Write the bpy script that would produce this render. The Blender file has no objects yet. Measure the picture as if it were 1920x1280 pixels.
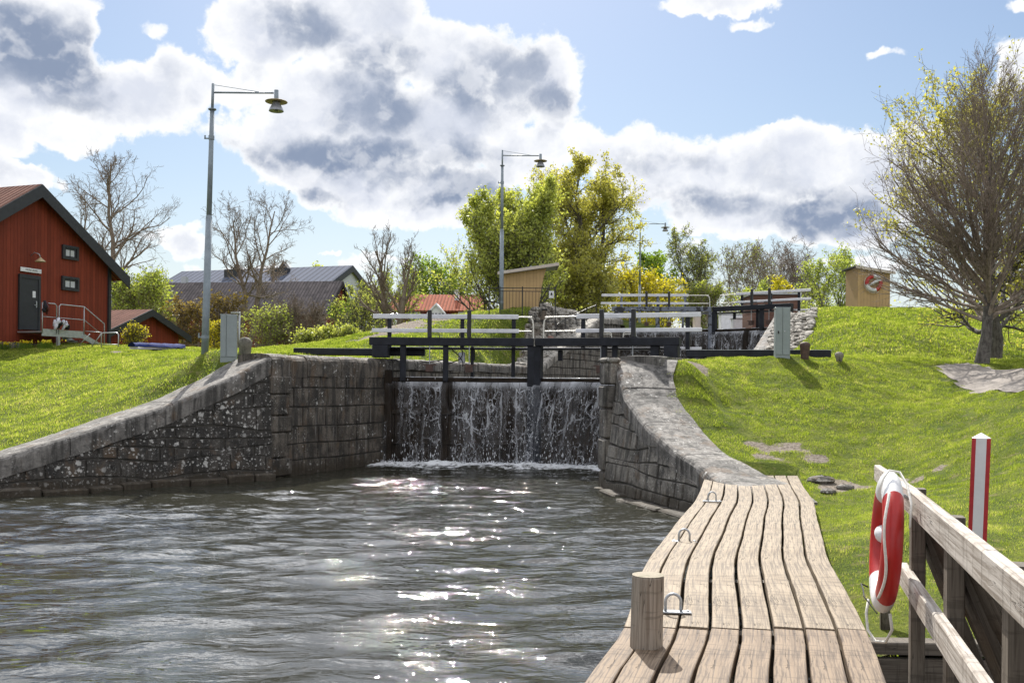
import bpy, math, random
import numpy as np
from mathutils import Vector, Matrix
random.seed(7)
SC = bpy.context.scene
COL = SC.collection
PI = math.pi
rad = math.radians

# ------------------------------------------------------------------ camera, sky, sun, exposure
F = 1800.0; HY = 716.0; EYE = 2.3; ROLL = rad(0.5)
cam_d = bpy.data.cameras.new('camera'); cam = bpy.data.objects.new('camera', cam_d); COL.objects.link(cam)
cam.location = (0, 0, EYE); cam.rotation_euler = (rad(90), -ROLL, 0)
cam_d.sensor_width = 36; cam_d.lens = 36 * F / 1920; cam_d.shift_y = (HY - 640) / 1920
cam_d.clip_start = 0.1; cam_d.clip_end = 3000
SC.camera = cam
SUN_AZ = rad(-5); SUN_EL = rad(45)          # azimuth from +Y towards +X
EXPOSURE = 0.7
SC.view_settings.view_transform = 'Standard'; SC.view_settings.look = 'None'
SC.view_settings.exposure = EXPOSURE; SC.view_settings.gamma = 1.0
sd = Vector((math.sin(SUN_AZ) * math.cos(SUN_EL), math.cos(SUN_AZ) * math.cos(SUN_EL), math.sin(SUN_EL)))
sun_d = bpy.data.lights.new('sun', 'SUN'); sun = bpy.data.objects.new('sun', sun_d); COL.objects.link(sun)
sun_d.energy = 4.6; sun_d.angle = rad(0.53); sun_d.color = (1.0, 0.95, 0.87)
sun.rotation_euler = (-sd).to_track_quat('-Z', 'Y').to_euler(); sun.location = (0, 0, 60)

world = bpy.data.worlds.new('World'); SC.world = world; world.use_nodes = True
SC.cycles.use_denoising = True
SC.cycles.max_bounces = 8; SC.cycles.transparent_max_bounces = 24
SC.cycles.sample_clamp_direct = 0; SC.cycles.sample_clamp_indirect = 6
SC.cycles.caustics_reflective = False; SC.cycles.caustics_refractive = False

def W(px, py, d):
    """point at depth d seen at photo pixel (px,py)"""
    dx, dy = px - 960.0, HY - py
    c, s = math.cos(ROLL), math.sin(ROLL)
    u = dx * c - dy * s; v = dx * s + dy * c
    return Vector((u / F * d, d, EYE + v / F * d))

class NT:
    def __init__(s, tree):
        s.t = tree; s.n = tree.nodes; s.l = tree.links
    def new(s, typ, **kw):
        n = s.n.new(typ)
        for k, v in kw.items(): setattr(n, k, v)
        return n
    def put(s, sock, v):
        if v is None: return
        if hasattr(v, 'links') or isinstance(v, bpy.types.NodeSocket): s.l.new(v, sock)
        else:
            if isinstance(v, (tuple, list)) and sock.type == 'RGBA' and len(v) == 3: v = (*v, 1)
            sock.default_value = v
    def math(s, op, a, b=None, c=None, clamp=False):
        n = s.new('ShaderNodeMath', operation=op, use_clamp=clamp)
        s.put(n.inputs[0], a); s.put(n.inputs[1], b); s.put(n.inputs[2], c)
        return n.outputs[0]
    def vec(s, op, a, b=None, scale=None):
        n = s.new('ShaderNodeVectorMath', operation=op)
        s.put(n.inputs[0], a); s.put(n.inputs[1], b)
        if scale is not None: s.put(n.inputs['Scale'], scale)
        return n.outputs['Value'] if op in ('LENGTH', 'DOT_PRODUCT', 'DISTANCE') else n.outputs[0]
    def noise(s, vec, scale, detail=4, rough=.55, lac=2, dist=0, dim='3D', col=False):
        n = s.new('ShaderNodeTexNoise', noise_dimensions=dim)
        s.put(n.inputs['Vector'], vec); s.put(n.inputs['Scale'], scale); s.put(n.inputs['Detail'], detail)
        s.put(n.inputs['Roughness'], rough); s.put(n.inputs['Lacunarity'], lac); s.put(n.inputs['Distortion'], dist)
        return n.outputs['Color'] if col else n.outputs[0]
    def voro(s, vec, scale, feature='F1', out='Distance', rand=1, detail=0, rough=.5):
        n = s.new('ShaderNodeTexVoronoi', feature=feature)
        if detail: s.put(n.inputs['Detail'], detail); s.put(n.inputs['Roughness'], rough); n.normalize = True
        s.put(n.inputs['Vector'], vec); s.put(n.inputs['Scale'], scale); s.put(n.inputs['Randomness'], rand)
        return n.outputs[out]
    def ramp(s, v, a, b, c=0.0, d=1.0, smooth=True):
        n = s.new('ShaderNodeMapRange', interpolation_type='SMOOTHSTEP' if smooth else 'LINEAR')
        for k, x in zip(range(5), (v, a, b, c, d)): s.put(n.inputs[k], x)
        return n.outputs[0]
    def mix(s, f, a, b, mode='MIX'):
        n = s.new('ShaderNodeMix', data_type='RGBA', blend_type=mode)
        s.put(n.inputs['Factor'], f); s.put(n.inputs[6], a); s.put(n.inputs[7], b)
        return n.outputs[2]
    def map(s, vec, scale=(1, 1, 1), loc=(0, 0, 0), rot=(0, 0, 0)):
        n = s.new('ShaderNodeMapping'); s.put(n.inputs['Vector'], vec)
        n.inputs['Scale'].default_value = scale; n.inputs['Location'].default_value = loc; n.inputs['Rotation'].default_value = rot
        return n.outputs[0]
    def bump(s, h, strength=.5, dist=.02, normal=None):
        n = s.new('ShaderNodeBump'); s.put(n.inputs['Strength'], strength); s.put(n.inputs['Distance'], dist)
        s.put(n.inputs['Height'], h)
        if normal is not None: s.put(n.inputs['Normal'], normal)
        return n.outputs[0]
    def sep(s, v):
        n = s.new('ShaderNodeSeparateXYZ'); s.put(n.inputs[0], v); return n.outputs
    def comb(s, x, y, z):
        n = s.new('ShaderNodeCombineXYZ'); s.put(n.inputs[0], x); s.put(n.inputs[1], y); s.put(n.inputs[2], z); return n.outputs[0]

# ---- sky: Nishita + cumulus field in (azimuth, elevation), kept in units of 1/1800 rad
def sky():
    T = NT(world.node_tree); T.n.clear()
    out = T.new('ShaderNodeOutputWorld')
    tc = T.new('ShaderNodeTexCoord')
    dirv = T.vec('NORMALIZE', tc.outputs['Generated'])
    sk = T.new('ShaderNodeTexSky', sky_type='NISHITA'); sk.sun_disc = False
    sk.sun_elevation = SUN_EL; sk.sun_rotation = SUN_AZ; sk.air_density = 1.3; sk.dust_density = 0.8; sk.ozone_density = 2.5
    bg1 = T.new('ShaderNodeBackground'); T.l.new(T.mix(1.0, sk.outputs[0], (.97, .965, 1.0, 1), 'MULTIPLY'), bg1.inputs['Color']); bg1.inputs['Strength'].default_value = SKY_STR
    x, y, z = T.sep(dirv)
    az = T.math('ARCTAN2', x, y); el = T.math('ARCSINE', z)
    p = T.vec('MULTIPLY', T.comb(az, el, 0.0), (1800, 1800, 0))
    # domain warp
    w1 = T.noise(dirv, 7, 3, .5, col=True)
    w2 = T.noise(dirv, 26, 4, .6, col=True)
    wv = T.vec('ADD', T.vec('MULTIPLY', T.vec('SUBTRACT', w1, (.5, .5, .5)), (150, 110, 0)), T.vec('MULTIPLY', T.vec('SUBTRACT', w2, (.5, .5, .5)), (70, 60, 0)))
    pw = T.vec('ADD', p, wv)
    def conv(cx, cy, rx, ry):
        u, v = (cx - 960) / F, (HY - cy) / F
        a = math.atan(u); e = math.atan(v * math.cos(a))
        return a * 1800, e * 1800, rx * math.cos(a) ** 2, ry * math.cos(e)
    def field(vec, blobs):
        acc = None
        for (cx, cy, rx, ry, s) in blobs:
            a, e, ra, re = conv(cx, cy, rx, ry)
            dd = T.vec('MULTIPLY', T.vec('SUBTRACT', vec, (a, e, 0)), (1 / ra, 1 / re, 0))
            L = T.vec('LENGTH', dd)
            v = T.ramp(L, 1.25, 0.25, 0.0, s)
            acc = v if acc is None else T.math('ADD' if s < 0 else 'MAXIMUM', acc, v)
        return acc
    cover = field(pw, CLOUD_COVER)
    w3 = T.noise(dirv, 13, 5, .6, col=True)
    pd_ = T.vec('ADD', p, T.vec('MULTIPLY', T.vec('SUBTRACT', w3, (.5, .5, .5)), (230, 130, 0)))
    dark = field(pd_, CLOUD_DARK)
    n1 = T.noise(T.vec('ADD', dirv, T.vec('SCALE', w2, scale=.02)), 15, 9, .6)
    n2 = T.noise(T.vec('ADD', dirv, T.vec('SCALE', w2, scale=.03)), 11, 7, .55)
    ridg = T.noise(T.vec('ADD', dirv, T.vec('SCALE', w2, scale=.015)), 34, 7, .62)
    # generic clouds outside the modelled part of the sky
    gen = T.ramp(T.noise(T.map(dirv, (1, 1, 2.2)), 3.2, 3, .5), T.ramp(y, -.3, .5, .34, .38), T.ramp(y, -.3, .5, .5, .55), 0, .9)
    side = T.math('MAXIMUM', T.ramp(T.math('ABSOLUTE', az), .56, .68), T.ramp(el, .41, .52))
    cover = T.math('ADD', T.math('MULTIPLY', cover, T.math('SUBTRACT', 1.0, side)), T.math('MULTIPLY', gen, side))
    D = T.math('ADD', cover, T.math('MULTIPLY', T.math('SUBTRACT', n1, .5), 1.9))
    pv = T.vec('ADD', T.map(dirv, (1, 1, 1.25)), T.vec('SCALE', w2, scale=.035))
    pf = T.math('SUBTRACT', 1.0, T.voro(pv, 13, detail=4, rough=.55)); pf2 = T.math('SUBTRACT', 1.0, T.voro(T.vec('ADD', pv, (0, 0, .016)), 13, detail=4, rough=.55))
    relief = T.math('SUBTRACT', pf, pf2)
    D = T.math('ADD', D, T.math('MULTIPLY', T.math('SUBTRACT', pf, .62), 1.1))
    alpha = T.ramp(D, .36, .64)
    thick = T.math('ADD', T.math('MULTIPLY', dark, 1.05), T.math('MULTIPLY', T.math('SUBTRACT', n2, .5), 1.3))
    thick = T.math('ADD', thick, T.math('MULTIPLY', T.math('SUBTRACT', ridg, .5), .45))
    thick = T.math('ADD', thick, T.math('ADD', T.math('MULTIPLY', T.math('SUBTRACT', pf, .62), .15), T.math('MULTIPLY', relief, -1.1)))
    sh = T.math('MULTIPLY', T.ramp(thick, -.12, 1.12), T.ramp(D, .42, 1.0))
    e = 2 ** (-EXPOSURE)
    col = T.mix(T.ramp(D, .6, 1.35), tuple(c * e for c in (1.06, 1.07, 1.09)), tuple(c * e for c in (.76, .80, .90)))
    col = T.mix(sh, col, tuple(c * e for c in (.28, .345, .48)))
    col = T.mix(T.ramp(relief, .0, .10, 0, .38), col, tuple(c * e for c in (1.0, 1.01, 1.04)))
    hz = T.ramp(el, .01, .22, .55, 0.0)            # thin bright haze low down
    col = T.mix(T.ramp(alpha, 0, .5, 1, 0), col, tuple(c * e for c in (.80, .90, 1.02)))
    alpha = T.math('MAXIMUM', alpha, hz)
    col = T.mix(T.ramp(y, .15, -.45), col, tuple(c * e for c in (1.15, 1.15, 1.2)))      # clouds opposite the sun are fully lit
    ca = T.vec('DOT_PRODUCT', dirv, tuple(sd)); aur = T.math('MULTIPLY', T.ramp(ca, .92, .99, 1.0, 2.0), T.math('ADD', 1.0, T.math('MULTIPLY', T.ramp(el, .40, .60, 0, 1.6), T.ramp(ca, .55, .9))))      # thin cloud glows round the sun, above the frame
    col = T.vec('SCALE', col, scale=aur)
    bg2 = T.new('ShaderNodeBackground'); T.l.new(col, bg2.inputs['Color'])
    ms = T.new('ShaderNodeMixShader'); T.l.new(alpha, ms.inputs[0]); T.l.new(bg1.outputs[0], ms.inputs[1]); T.l.new(bg2.outputs[0], ms.inputs[2])
    T.l.new(ms.outputs[0], out.inputs[0])
SKY_STR = 0.066
CLOUD_COVER = [(40, 110, 190, 150, 1.0), (-60, 230, 230, 60, .9), (130, 40, 90, 60, .9), (230, 190, 190, 75, .9), (110, 240, 130, 45, .8), (340, 160, 110, 70, .8),
    (470, 60, 140, 90, 1.0), (640, 60, 180, 110, 1.0), (830, 110, 150, 110, 1.0), (980, 160, 120, 110, 1.0), (620, 210, 230, 110, 1.0), (800, 250, 240, 110, 1.0),
    (520, 280, 170, 80, 1.0), (680, 330, 200, 80, .95), (830, 370, 190, 70, .95), (990, 290, 130, 90, .9), (880, 410, 80, 45, .8), (290, 50, 55, 26, .45),
    (1150, 290, 140, 65, .85), (1290, 340, 190, 95, 1.0), (1470, 320, 190, 90, 1.0), (1620, 320, 190, 100, 1.0), (1740, 300, 130, 80, .8), (1350, 405, 200, 60, 1.0), (1570, 410, 190, 60, 1.0),
    (1330, 10, 150, 25, .68), (1400, 40, 50, 18, .45), (1655, 112, 70, 16, .47), (1440, 245, 65, 14, .45), (1910, 10, 40, 22, .6),
    (20, 330, 110, 38, .8), (340, 445, 75, 34, .7), (250, 440, 60, 26, .4), (480, 505, 140, 22, .6), (720, 490, 120, 26, .5), (1560, 495, 200, 30, .6), (1250, 470, 120, 25, .5), (625, 472, 28, 8, .5), (1900, 130, 60, 50, .7)]
CLOUD_DARK = [(50, 110, 135, 95, 1.0), (-40, 60, 120, 60, .9), (120, 190, 90, 30, .5), (580, 60, 110, 50, .75), (700, 120, 90, 50, .65), (690, 200, 120, 60, .8), (960, 130, 80, 60, .6), (1010, 190, 60, 55, .75), (900, 180, 70, 70, .6),
    (640, 285, 180, 45, 1.0), (470, 290, 90, 35, .7), (850, 330, 110, 60, .8), (740, 325, 110, 35, .8), (860, 365, 110, 26, 1.0), (580, 375, 90, 18, .6), (1550, 398, 150, 48, .95), (1290, 385, 170, 36, .75), (1330, 300, 60, 22, .35), (1200, 310, 70, 25, .4), (1620, 430, 80, 18, .5), (1000, 40, 10, 10, .1)]
sky()

# ------------------------------------------------------------------ helpers
def world_loc(o):
    v = Vector((0, 0, 0))
    while o is not None:
        v = v + o.location; o = o.parent
    return v
def tag(o, label=None, cat=None, group=None, kind=None):
    if label: o['label'] = label
    if cat: o['category'] = cat
    if group: o['group'] = group
    if kind: o['kind'] = kind
    return o
def thing(name, label, cat, loc=(0, 0, 0), rz=0, group=None):
    o = bpy.data.objects.new(name, None); COL.objects.link(o); o.location = loc; o.rotation_euler = (0, 0, rz)
    o.empty_display_size = .2
    return tag(o, label, cat, group)
def np_mesh(name, V, Fc, mat, parent=None, smooth=False, local=True, uv=None, attrs=None, loc=None):
    """V (n,3); Fc (m,k) uniform faces or list of such arrays"""
    V = np.asarray(V, dtype=np.float64)
    if parent is not None and not local: V = V - np.array(world_loc(parent))
    if loc is not None: V = V - np.array(loc)
    fl = Fc if isinstance(Fc, list) else [Fc]
    fl = [np.asarray(f, dtype=np.int32) for f in fl if len(f)]
    me = bpy.data.meshes.new(name)
    me.vertices.add(len(V)); me.vertices.foreach_set('co', V.astype(np.float32).ravel())
    idx = np.concatenate([f.ravel() for f in fl]); cnt = np.concatenate([np.full(len(f), f.shape[1], dtype=np.int32) for f in fl])
    me.loops.add(len(idx)); me.loops.foreach_set('vertex_index', idx)
    st = np.concatenate([[0], np.cumsum(cnt)[:-1]]).astype(np.int32)
    me.polygons.add(len(cnt)); me.polygons.foreach_set('loop_start', st); me.polygons.foreach_set('loop_total', cnt)
    me.polygons.foreach_set('use_smooth', np.full(len(cnt), bool(smooth)))
    if uv is not None:
        l = me.uv_layers.new(name='UVMap'); l.data.foreach_set('uv', np.asarray(uv, dtype=np.float32)[idx].ravel())
    for k, a in (attrs or {}).items():
        at = me.attributes.new(k, 'FLOAT', 'POINT'); at.data.foreach_set('value', np.asarray(a, dtype=np.float32))
    me.update(); me.validate()
    if mat is not None: me.materials.append(mat)
    o = bpy.data.objects.new(name, me); COL.objects.link(o)
    if parent is not None: o.parent = parent
    if loc is not None: o.location = loc
    return o

class MB:
    def __init__(s): s.v = []; s.f = {}
    def add(s, V, faces):
        b = len(s.v); s.v.extend([tuple(v) for v in V])
        for f in faces: s.f.setdefault(len(f), []).append([i + b for i in f])
        return s
    def box(s, c, size, ex=None, ey=None, ez=None, bev=0.0, taper=1.0):
        ex = Vector(ex or (1, 0, 0)).normalized(); ey = Vector(ey or (0, 1, 0)).normalized(); ez = Vector(ez or (0, 0, 1)).normalized()
        c = Vector(c); hx, hy, hz = size[0] / 2, size[1] / 2, size[2] / 2
        b = min(bev, hx * .9, hy * .9, hz * .9)
        if b <= 0:
            V = []
            for k in (-1, 1):
                t = taper if k > 0 else 1
                for (i, j) in ((-1, -1), (1, -1), (1, 1), (-1, 1)): V.append(c + ex * hx * i * t + ey * hy * j * t + ez * hz * k)
            s.add(V, [(3, 2, 1, 0), (4, 5, 6, 7), (0, 1, 5, 4), (1, 2, 6, 5), (2, 3, 7, 6), (3, 0, 4, 7)])
        else:
            # chamfered along all vertical and horizontal edges (24 verts)
            V = []; ring = []
            def oct_ring(z, inset, t=1):
                a, d = hx * t - inset, hy * t - inset; bb = b
                pts = [(-a + bb, -d), (a - bb, -d), (a, -d + bb), (a, d - bb), (a - bb, d), (-a + bb, d), (-a, d - bb), (-a, -d + bb)]
                r = []
                for (x, y) in pts: r.append(len(V)); V.append(c + ex * x + ey * y + ez * z)
                ring.append(r)
            oct_ring(-hz, b); oct_ring(-hz + b, 0); oct_ring(hz - b, 0, taper); oct_ring(hz, b, taper)
            fs = [tuple(reversed(ring[0])), tuple(ring[3])]
            for k in range(3):
                for i in range(8):
                    j = (i + 1) % 8; fs.append((ring[k][i], ring[k][j], ring[k + 1][j], ring[k + 1][i]))
            s.add(V, fs)
        return s
    def bar(s, a, b, w, h, up=(0, 0, 1), bev=0.0):
        """box from a to b, width w (sideways), height h (along up)"""
        a = Vector(a); b = Vector(b); ex = (b - a).normalized(); up = Vector(up)
        ey = up.cross(ex).normalized(); ez = ex.cross(ey).normalized()
        return s.box((a + b) / 2, ((b - a).length, w, h), ex, ey, ez, bev)
    def tube(s, pts, r, n=8, caps=True):
        pts = [Vector(p) for p in pts]; m = len(pts)
        rs = r if isinstance(r, (list, tuple)) else [r] * m
        V = []; fs = []; prev = None
        for i, p in enumerate(pts):
            t = (pts[min(i + 1, m - 1)] - pts[max(i - 1, 0)]).normalized()
            if prev is None:
                a = Vector((0, 0, 1)) if abs(t.z) < .9 else Vector((1, 0, 0)); u = t.cross(a).normalized()
            else: u = (prev - t * prev.dot(t)).normalized()
            prev = u; w = t.cross(u)
            for k in range(n): V.append(p + (u * math.cos(2 * PI * k / n) + w * math.sin(2 * PI * k / n)) * rs[i])
        for i in range(m - 1):
            for k in range(n):
                j = (k + 1) % n; fs.append((i * n + k, i * n + j, (i + 1) * n + j, (i + 1) * n + k))
        if caps: fs.append(tuple(reversed(range(n)))); fs.append(tuple((m - 1) * n + k for k in range(n)))
        return s.add(V, fs)
    def lathe(s, prof, c=(0, 0, 0), n=20, axis=None, caps=True):
        c = Vector(c); V = []; fs = []; m = len(prof)
        ez = Vector(axis).normalized() if axis else Vector((0, 0, 1))
        ex = ez.cross(Vector((0, 1, 0)) if abs(ez.y) < .9 else Vector((1, 0, 0))).normalized(); ey = ez.cross(ex)
        for (r, z) in prof:
            for k in range(n): V.append(c + (ex * math.cos(2 * PI * k / n) + ey * math.sin(2 * PI * k / n)) * r + ez * z)
        for i in range(m - 1):
            for k in range(n):
                j = (k + 1) % n; fs.append((i * n + k, i * n + j, (i + 1) * n + j, (i + 1) * n + k))
        if caps: fs.append(tuple(reversed(range(n)))); fs.append(tuple((m - 1) * n + k for k in range(n)))
        return s.add(V, fs)
    def prism(s, poly, vec):
        """poly list of 3d points, extruded by vec"""
        n = len(poly); vec = Vector(vec); V = [Vector(p) for p in poly] + [Vector(p) + vec for p in poly]
        fs = [tuple(reversed(range(n))), tuple(range(n, 2 * n))] + [(i, (i + 1) % n, (i + 1) % n + n, i + n) for i in range(n)]
        return s.add(V, fs)
    def quad(s, *p): return s.add(p, [tuple(range(len(p)))])
    def build(s, name, mat, parent=None, smooth=False, local=True, loc=None, label=None):
        o = np_mesh(name, np.array(s.v), [np.array(f) for f in s.f.values()], mat, parent, smooth, local, loc=loc)
        if smooth == 'auto' or smooth: 
            for p in o.data.polygons: p.use_smooth = len(p.vertices) <= 4
        if label: o['label'] = label
        return o
def copy_tree(o, parent=None):
    c = o.copy(); COL.objects.link(c); c.parent = parent
    for ch in list(CH.get(o.name, [])): copy_tree(ch, c)
    return c
def children(o): return [x for x in bpy.data.objects if x.parent == o]
CH = {}
def reg(o):
    kids = children(o); CH[o.name] = kids
    for k in kids: reg(k)

# ------------------------------------------------------------------ materials
MATS = {}
def mat(name, fn=None, **kw):
    if name in MATS: return MATS[name]
    m = bpy.data.materials.new(name); m.use_nodes = True; T = NT(m.node_tree)
    bs = T.n['Principled BSDF']; out = T.n['Material Output']
    for k, v in kw.items(): T.put(bs.inputs[k], v)
    if fn: fn(T, bs, out)
    MATS[name] = m; return m
def obj_co(T): return T.new('ShaderNodeTexCoord').outputs['Object']
def geo_pos(T): return T.new('ShaderNodeNewGeometry').outputs['Position']
def simple(name, col, rough=.6, metal=0, var=.25, scale=6, bump=.15, bdist=.01, stretch=(1, 1, 1), spec=.5):
    def fn(T, b, o):
        co = T.map(obj_co(T), stretch)
        n = T.noise(co, scale, 6, .6); n2 = T.noise(co, scale * 7, 4, .6)
        f = T.math('ADD', T.math('MULTIPLY', n, .7), T.math('MULTIPLY', n2, .3))
        lo = tuple(c * (1 - var) for c in col); hi = tuple(min(1, c * (1 + var)) for c in col)
        T.put(b.inputs['Base Color'], T.mix(T.ramp(f, .3, .7), (*lo, 1), (*hi, 1)))
        T.put(b.inputs['Roughness'], T.ramp(n2, .2, .8, max(.02, rough - .1), min(1, rough + .12)))
        b.inputs['Metallic'].default_value = metal; b.inputs['Specular IOR Level'].default_value = spec
        if bump: T.put(b.inputs['Normal'], T.bump(f, bump, bdist))
    return mat(name, fn)

def m_stone(name, c1, c2, lichen=0.0, wet=True, lscale=9, light=(.5, .49, .46)):
    def fn(T, b, o):
        co = geo_pos(T); x, y, z = T.sep(co)
        n = T.noise(co, 2.2, 8, .65); g = T.noise(co, 26, 6, .7); big = T.noise(co, .8, 4, .6)
        col = T.mix(T.ramp(n, .35, .65), c1, c2)
        # speckled granite grain
        col = T.mix(T.ramp(g, .3, .75, 0, .55), col, tuple(c * .45 for c in c1))
        r = T.new('ShaderNodeNewGeometry').outputs['Random Per Island']
        col = T.mix(T.ramp(r, 0, 1, 0, .5, False), col, tuple(c * .6 for c in c2))
        # vertical run-off streaks
        st = T.noise(T.map(co, (3.2, 3.2, .35)), 2.0, 5, .6)
        col = T.mix(T.ramp(st, .46, .62, 0, .75), col, (.020, .019, .017, 1))
        col = T.mix(T.ramp(T.noise(co, 5.5, 6, .7), .52, .66, 0, .6), col, tuple(c * .35 for c in c1))
        st2 = T.noise(T.map(co, (4.5, 4.5, .3), (7, 3, 1)), 2.0, 4, .6)
        col = T.mix(T.ramp(st2, .62, .72, 0, .35), col, (.42, .40, .37, 1))
        if lichen > 0:
            wv = T.vec('ADD', co, T.vec('SCALE', T.noise(co, 20, 4, .7, col=True), scale=.13))
            warm = T.ramp(T.noise(T.map(co, (1, 1, .6), (4, 4, 4)), 2.6, 4, .6), .54, .68, 0, .55); col = T.mix(warm, col, (.13, .085, .05, 1))
            sp = T.math('MULTIPLY', T.ramp(T.noise(co, 34, 4, .65), .60, .66), T.ramp(T.noise(co, 2.1, 3, .6), .42, .58)); col = T.mix(T.math('MULTIPLY', sp, .55 * min(1, lichen + .25)), col, (*light, 1))
            for (s, th, am, ofs) in ((lscale, .26, 1.0, 0), (lscale * 2.2, .30, .9, 5), (lscale * .5, .20, .9, 9)):
                vv = T.new('ShaderNodeTexVoronoi', feature='F1'); T.put(vv.inputs['Vector'], T.vec('ADD', wv, (ofs, ofs, ofs))); vv.inputs['Scale'].default_value = s
                keep = T.sep(vv.outputs['Color'])[0]
                zone = T.ramp(T.noise(co, 1.5, 3, .6), .52 - .25 * lichen, .62)
                k2 = T.math('MULTIPLY', T.ramp(keep, .75 - .45 * lichen, .8 - .45 * lichen), zone)
                spot = T.math('MULTIPLY', T.ramp(vv.outputs['Distance'], th, th - .07), k2)
                col = T.mix(T.math('MULTIPLY', spot, am), col, (*light, 1))
        if wet:   # tide band and algae just above the water
            wn = T.math('ADD', z, T.math('MULTIPLY', T.math('SUBTRACT', T.noise(co, 2.5, 3, .5), .5), .35))
            col = T.mix(T.ramp(wn, .42, .05, 0, .8), col, (.035, .026, .014, 1))
        T.put(b.inputs['Base Color'], col)
        T.put(b.inputs['Roughness'], T.ramp(g, .2, .8, .7, .95))
        h = T.math('ADD', T.math('MULTIPLY', n, .6), T.math('MULTIPLY', g, .35))
        T.put(b.inputs['Normal'], T.bump(h, .9, .03))
    return mat(name, fn)
M_wingL = m_stone('stone_dark_lichen', (.022, .020, .018), (.10, .09, .078), lichen=1.2, lscale=6.0, light=(.55, .54, .51))
M_mouth = m_stone('stone_ashlar_stained', (.045, .038, .031), (.21, .18, .145), lichen=.3)
M_wingR = m_stone('stone_grey_rubble', (.085, .078, .068), (.32, .295, .255), lichen=.35, lscale=11)
M_cope = m_stone('stone_coping', (.10, .095, .088), (.31, .29, .265), lichen=.12, wet=False)
M_chamber = m_stone('stone_chamber', (.18, .16, .135), (.34, .31, .26), lichen=.1, wet=False)
M_rubble = m_stone('stone_dry_rubble', (.30, .27, .23), (.52, .49, .43), lichen=.0, wet=False)
M_mortar = simple('dark_mortar', (.06, .055, .047), .95, var=.4, bump=.5)  # dark mortar of the wall cores, reused for the canal bed
M_timber_black = simple('black_gate_timber', (.016, .018, .024), .55, spec=.25, var=.5, scale=3, bump=.35, stretch=(1, 1, 1), bdist=.008)
def _peel(T, b, o):
    co = obj_co(T); n = T.noise(co, 3.5, 5, .65)
    col = T.mix(T.ramp(n, .52, .56), (.16, .18, .22, 1), (.015, .015, .017, 1))
    T.put(b.inputs['Base Color'], col); b.inputs['Roughness'].default_value = .5; T.put(b.inputs['Normal'], T.bump(n, .4, .01))
M_timber_peel = mat('peeling_grey_black_paint', _peel)
M_gate_wet = simple('wet_gate_planks', (.022, .016, .011), .6, spec=.12, var=.6, scale=4, bump=.5, bdist=.02, stretch=(1, 1, .3))
M_white = simple('white_painted_board', (.70, .71, .74), .6, var=.12, scale=5, bump=.15, bdist=.004)
M_whitepipe = simple('cream_pipe', (.72, .70, .62), .45, var=.08)
M_galv = simple('galvanised_steel', (.40, .42, .44), .42, metal=.55, var=.15, scale=8)
M_pole = simple('grey_lamp_paint', (.22, .26, .29), .45, metal=.2, var=.18, scale=5)
M_cab = simple('grey_green_cabinet', (.24, .28, .28), .42, var=.10, scale=3, bump=.05)
M_dark = simple('dark_seam', (.015, .015, .017), .7)
M_rust = simple('rusty_iron', (.075, .042, .032), .65, var=.4, scale=12, bump=.3)
M_black_metal = simple('black_iron', (.012, .012, .014), .45, var=.2)
M_bollard_stone = m_stone('stone_bollard', (.14, .13, .11), (.30, .27, .22), wet=False)

def m_planked(name, col, n_per_m=8.0, axis=0, rough=.75, dark=.35, var=.25):
    """painted vertical cladding: grooves every 1/n_per_m metres along a local axis"""
    def fn(T, b, o):
        co = obj_co(T); s = T.sep(co)[axis]
        k = T.math('MULTIPLY', s, n_per_m); fr = T.math('FRACT', k); fl = T.math('FLOOR', k)
        edge = T.math('ABSOLUTE', T.math('SUBTRACT', fr, .5)); gro = T.ramp(edge, .43, .49)
        rn = T.new('ShaderNodeTexWhiteNoise', noise_dimensions='1D'); T.put(rn.inputs['W'], fl)
        n = T.noise(T.map(co, (6, 6, .8)), 2, 5, .6); n2 = T.noise(co, 2, 3)
        f = T.math('ADD', T.math('MULTIPLY', rn.outputs[0], .5), T.math('MULTIPLY', n, .5))
        c = T.mix(f, tuple(x * (1 - var) for x in col), tuple(min(1, x * (1 + var)) for x in col))
        c = T.mix(T.ramp(n2, .45, .7, 0, .35), c, tuple(x * .7 for x in col))
        c = T.mix(T.math('MULTIPLY', gro, dark), c, tuple(x * .35 for x in col))
        T.put(b.inputs['Base Color'], c); b.inputs['Roughness'].default_value = rough
        b.inputs['Specular IOR Level'].default_value = .25
        T.put(b.inputs['Normal'], T.bump(T.math('SUBTRACT', T.math('MULTIPLY', n, .2), gro), .7, .012))
    return mat(name, fn)
M_red = m_planked('falu_red_cladding', (.19, .036, .018), 6.5, dark=.75, var=.35)
M_red_trim = simple('dark_trim_paint', (.022, .024, .028), .55, var=.2)
M_ochre = m_planked('ochre_cladding', (.50, .34, .17), 7, axis=0, dark=.5, var=.08)
M_ochre_y = m_planked('ochre_cladding_side', (.50, .34, .17), 7, axis=1, dark=.5, var=.08)
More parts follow.
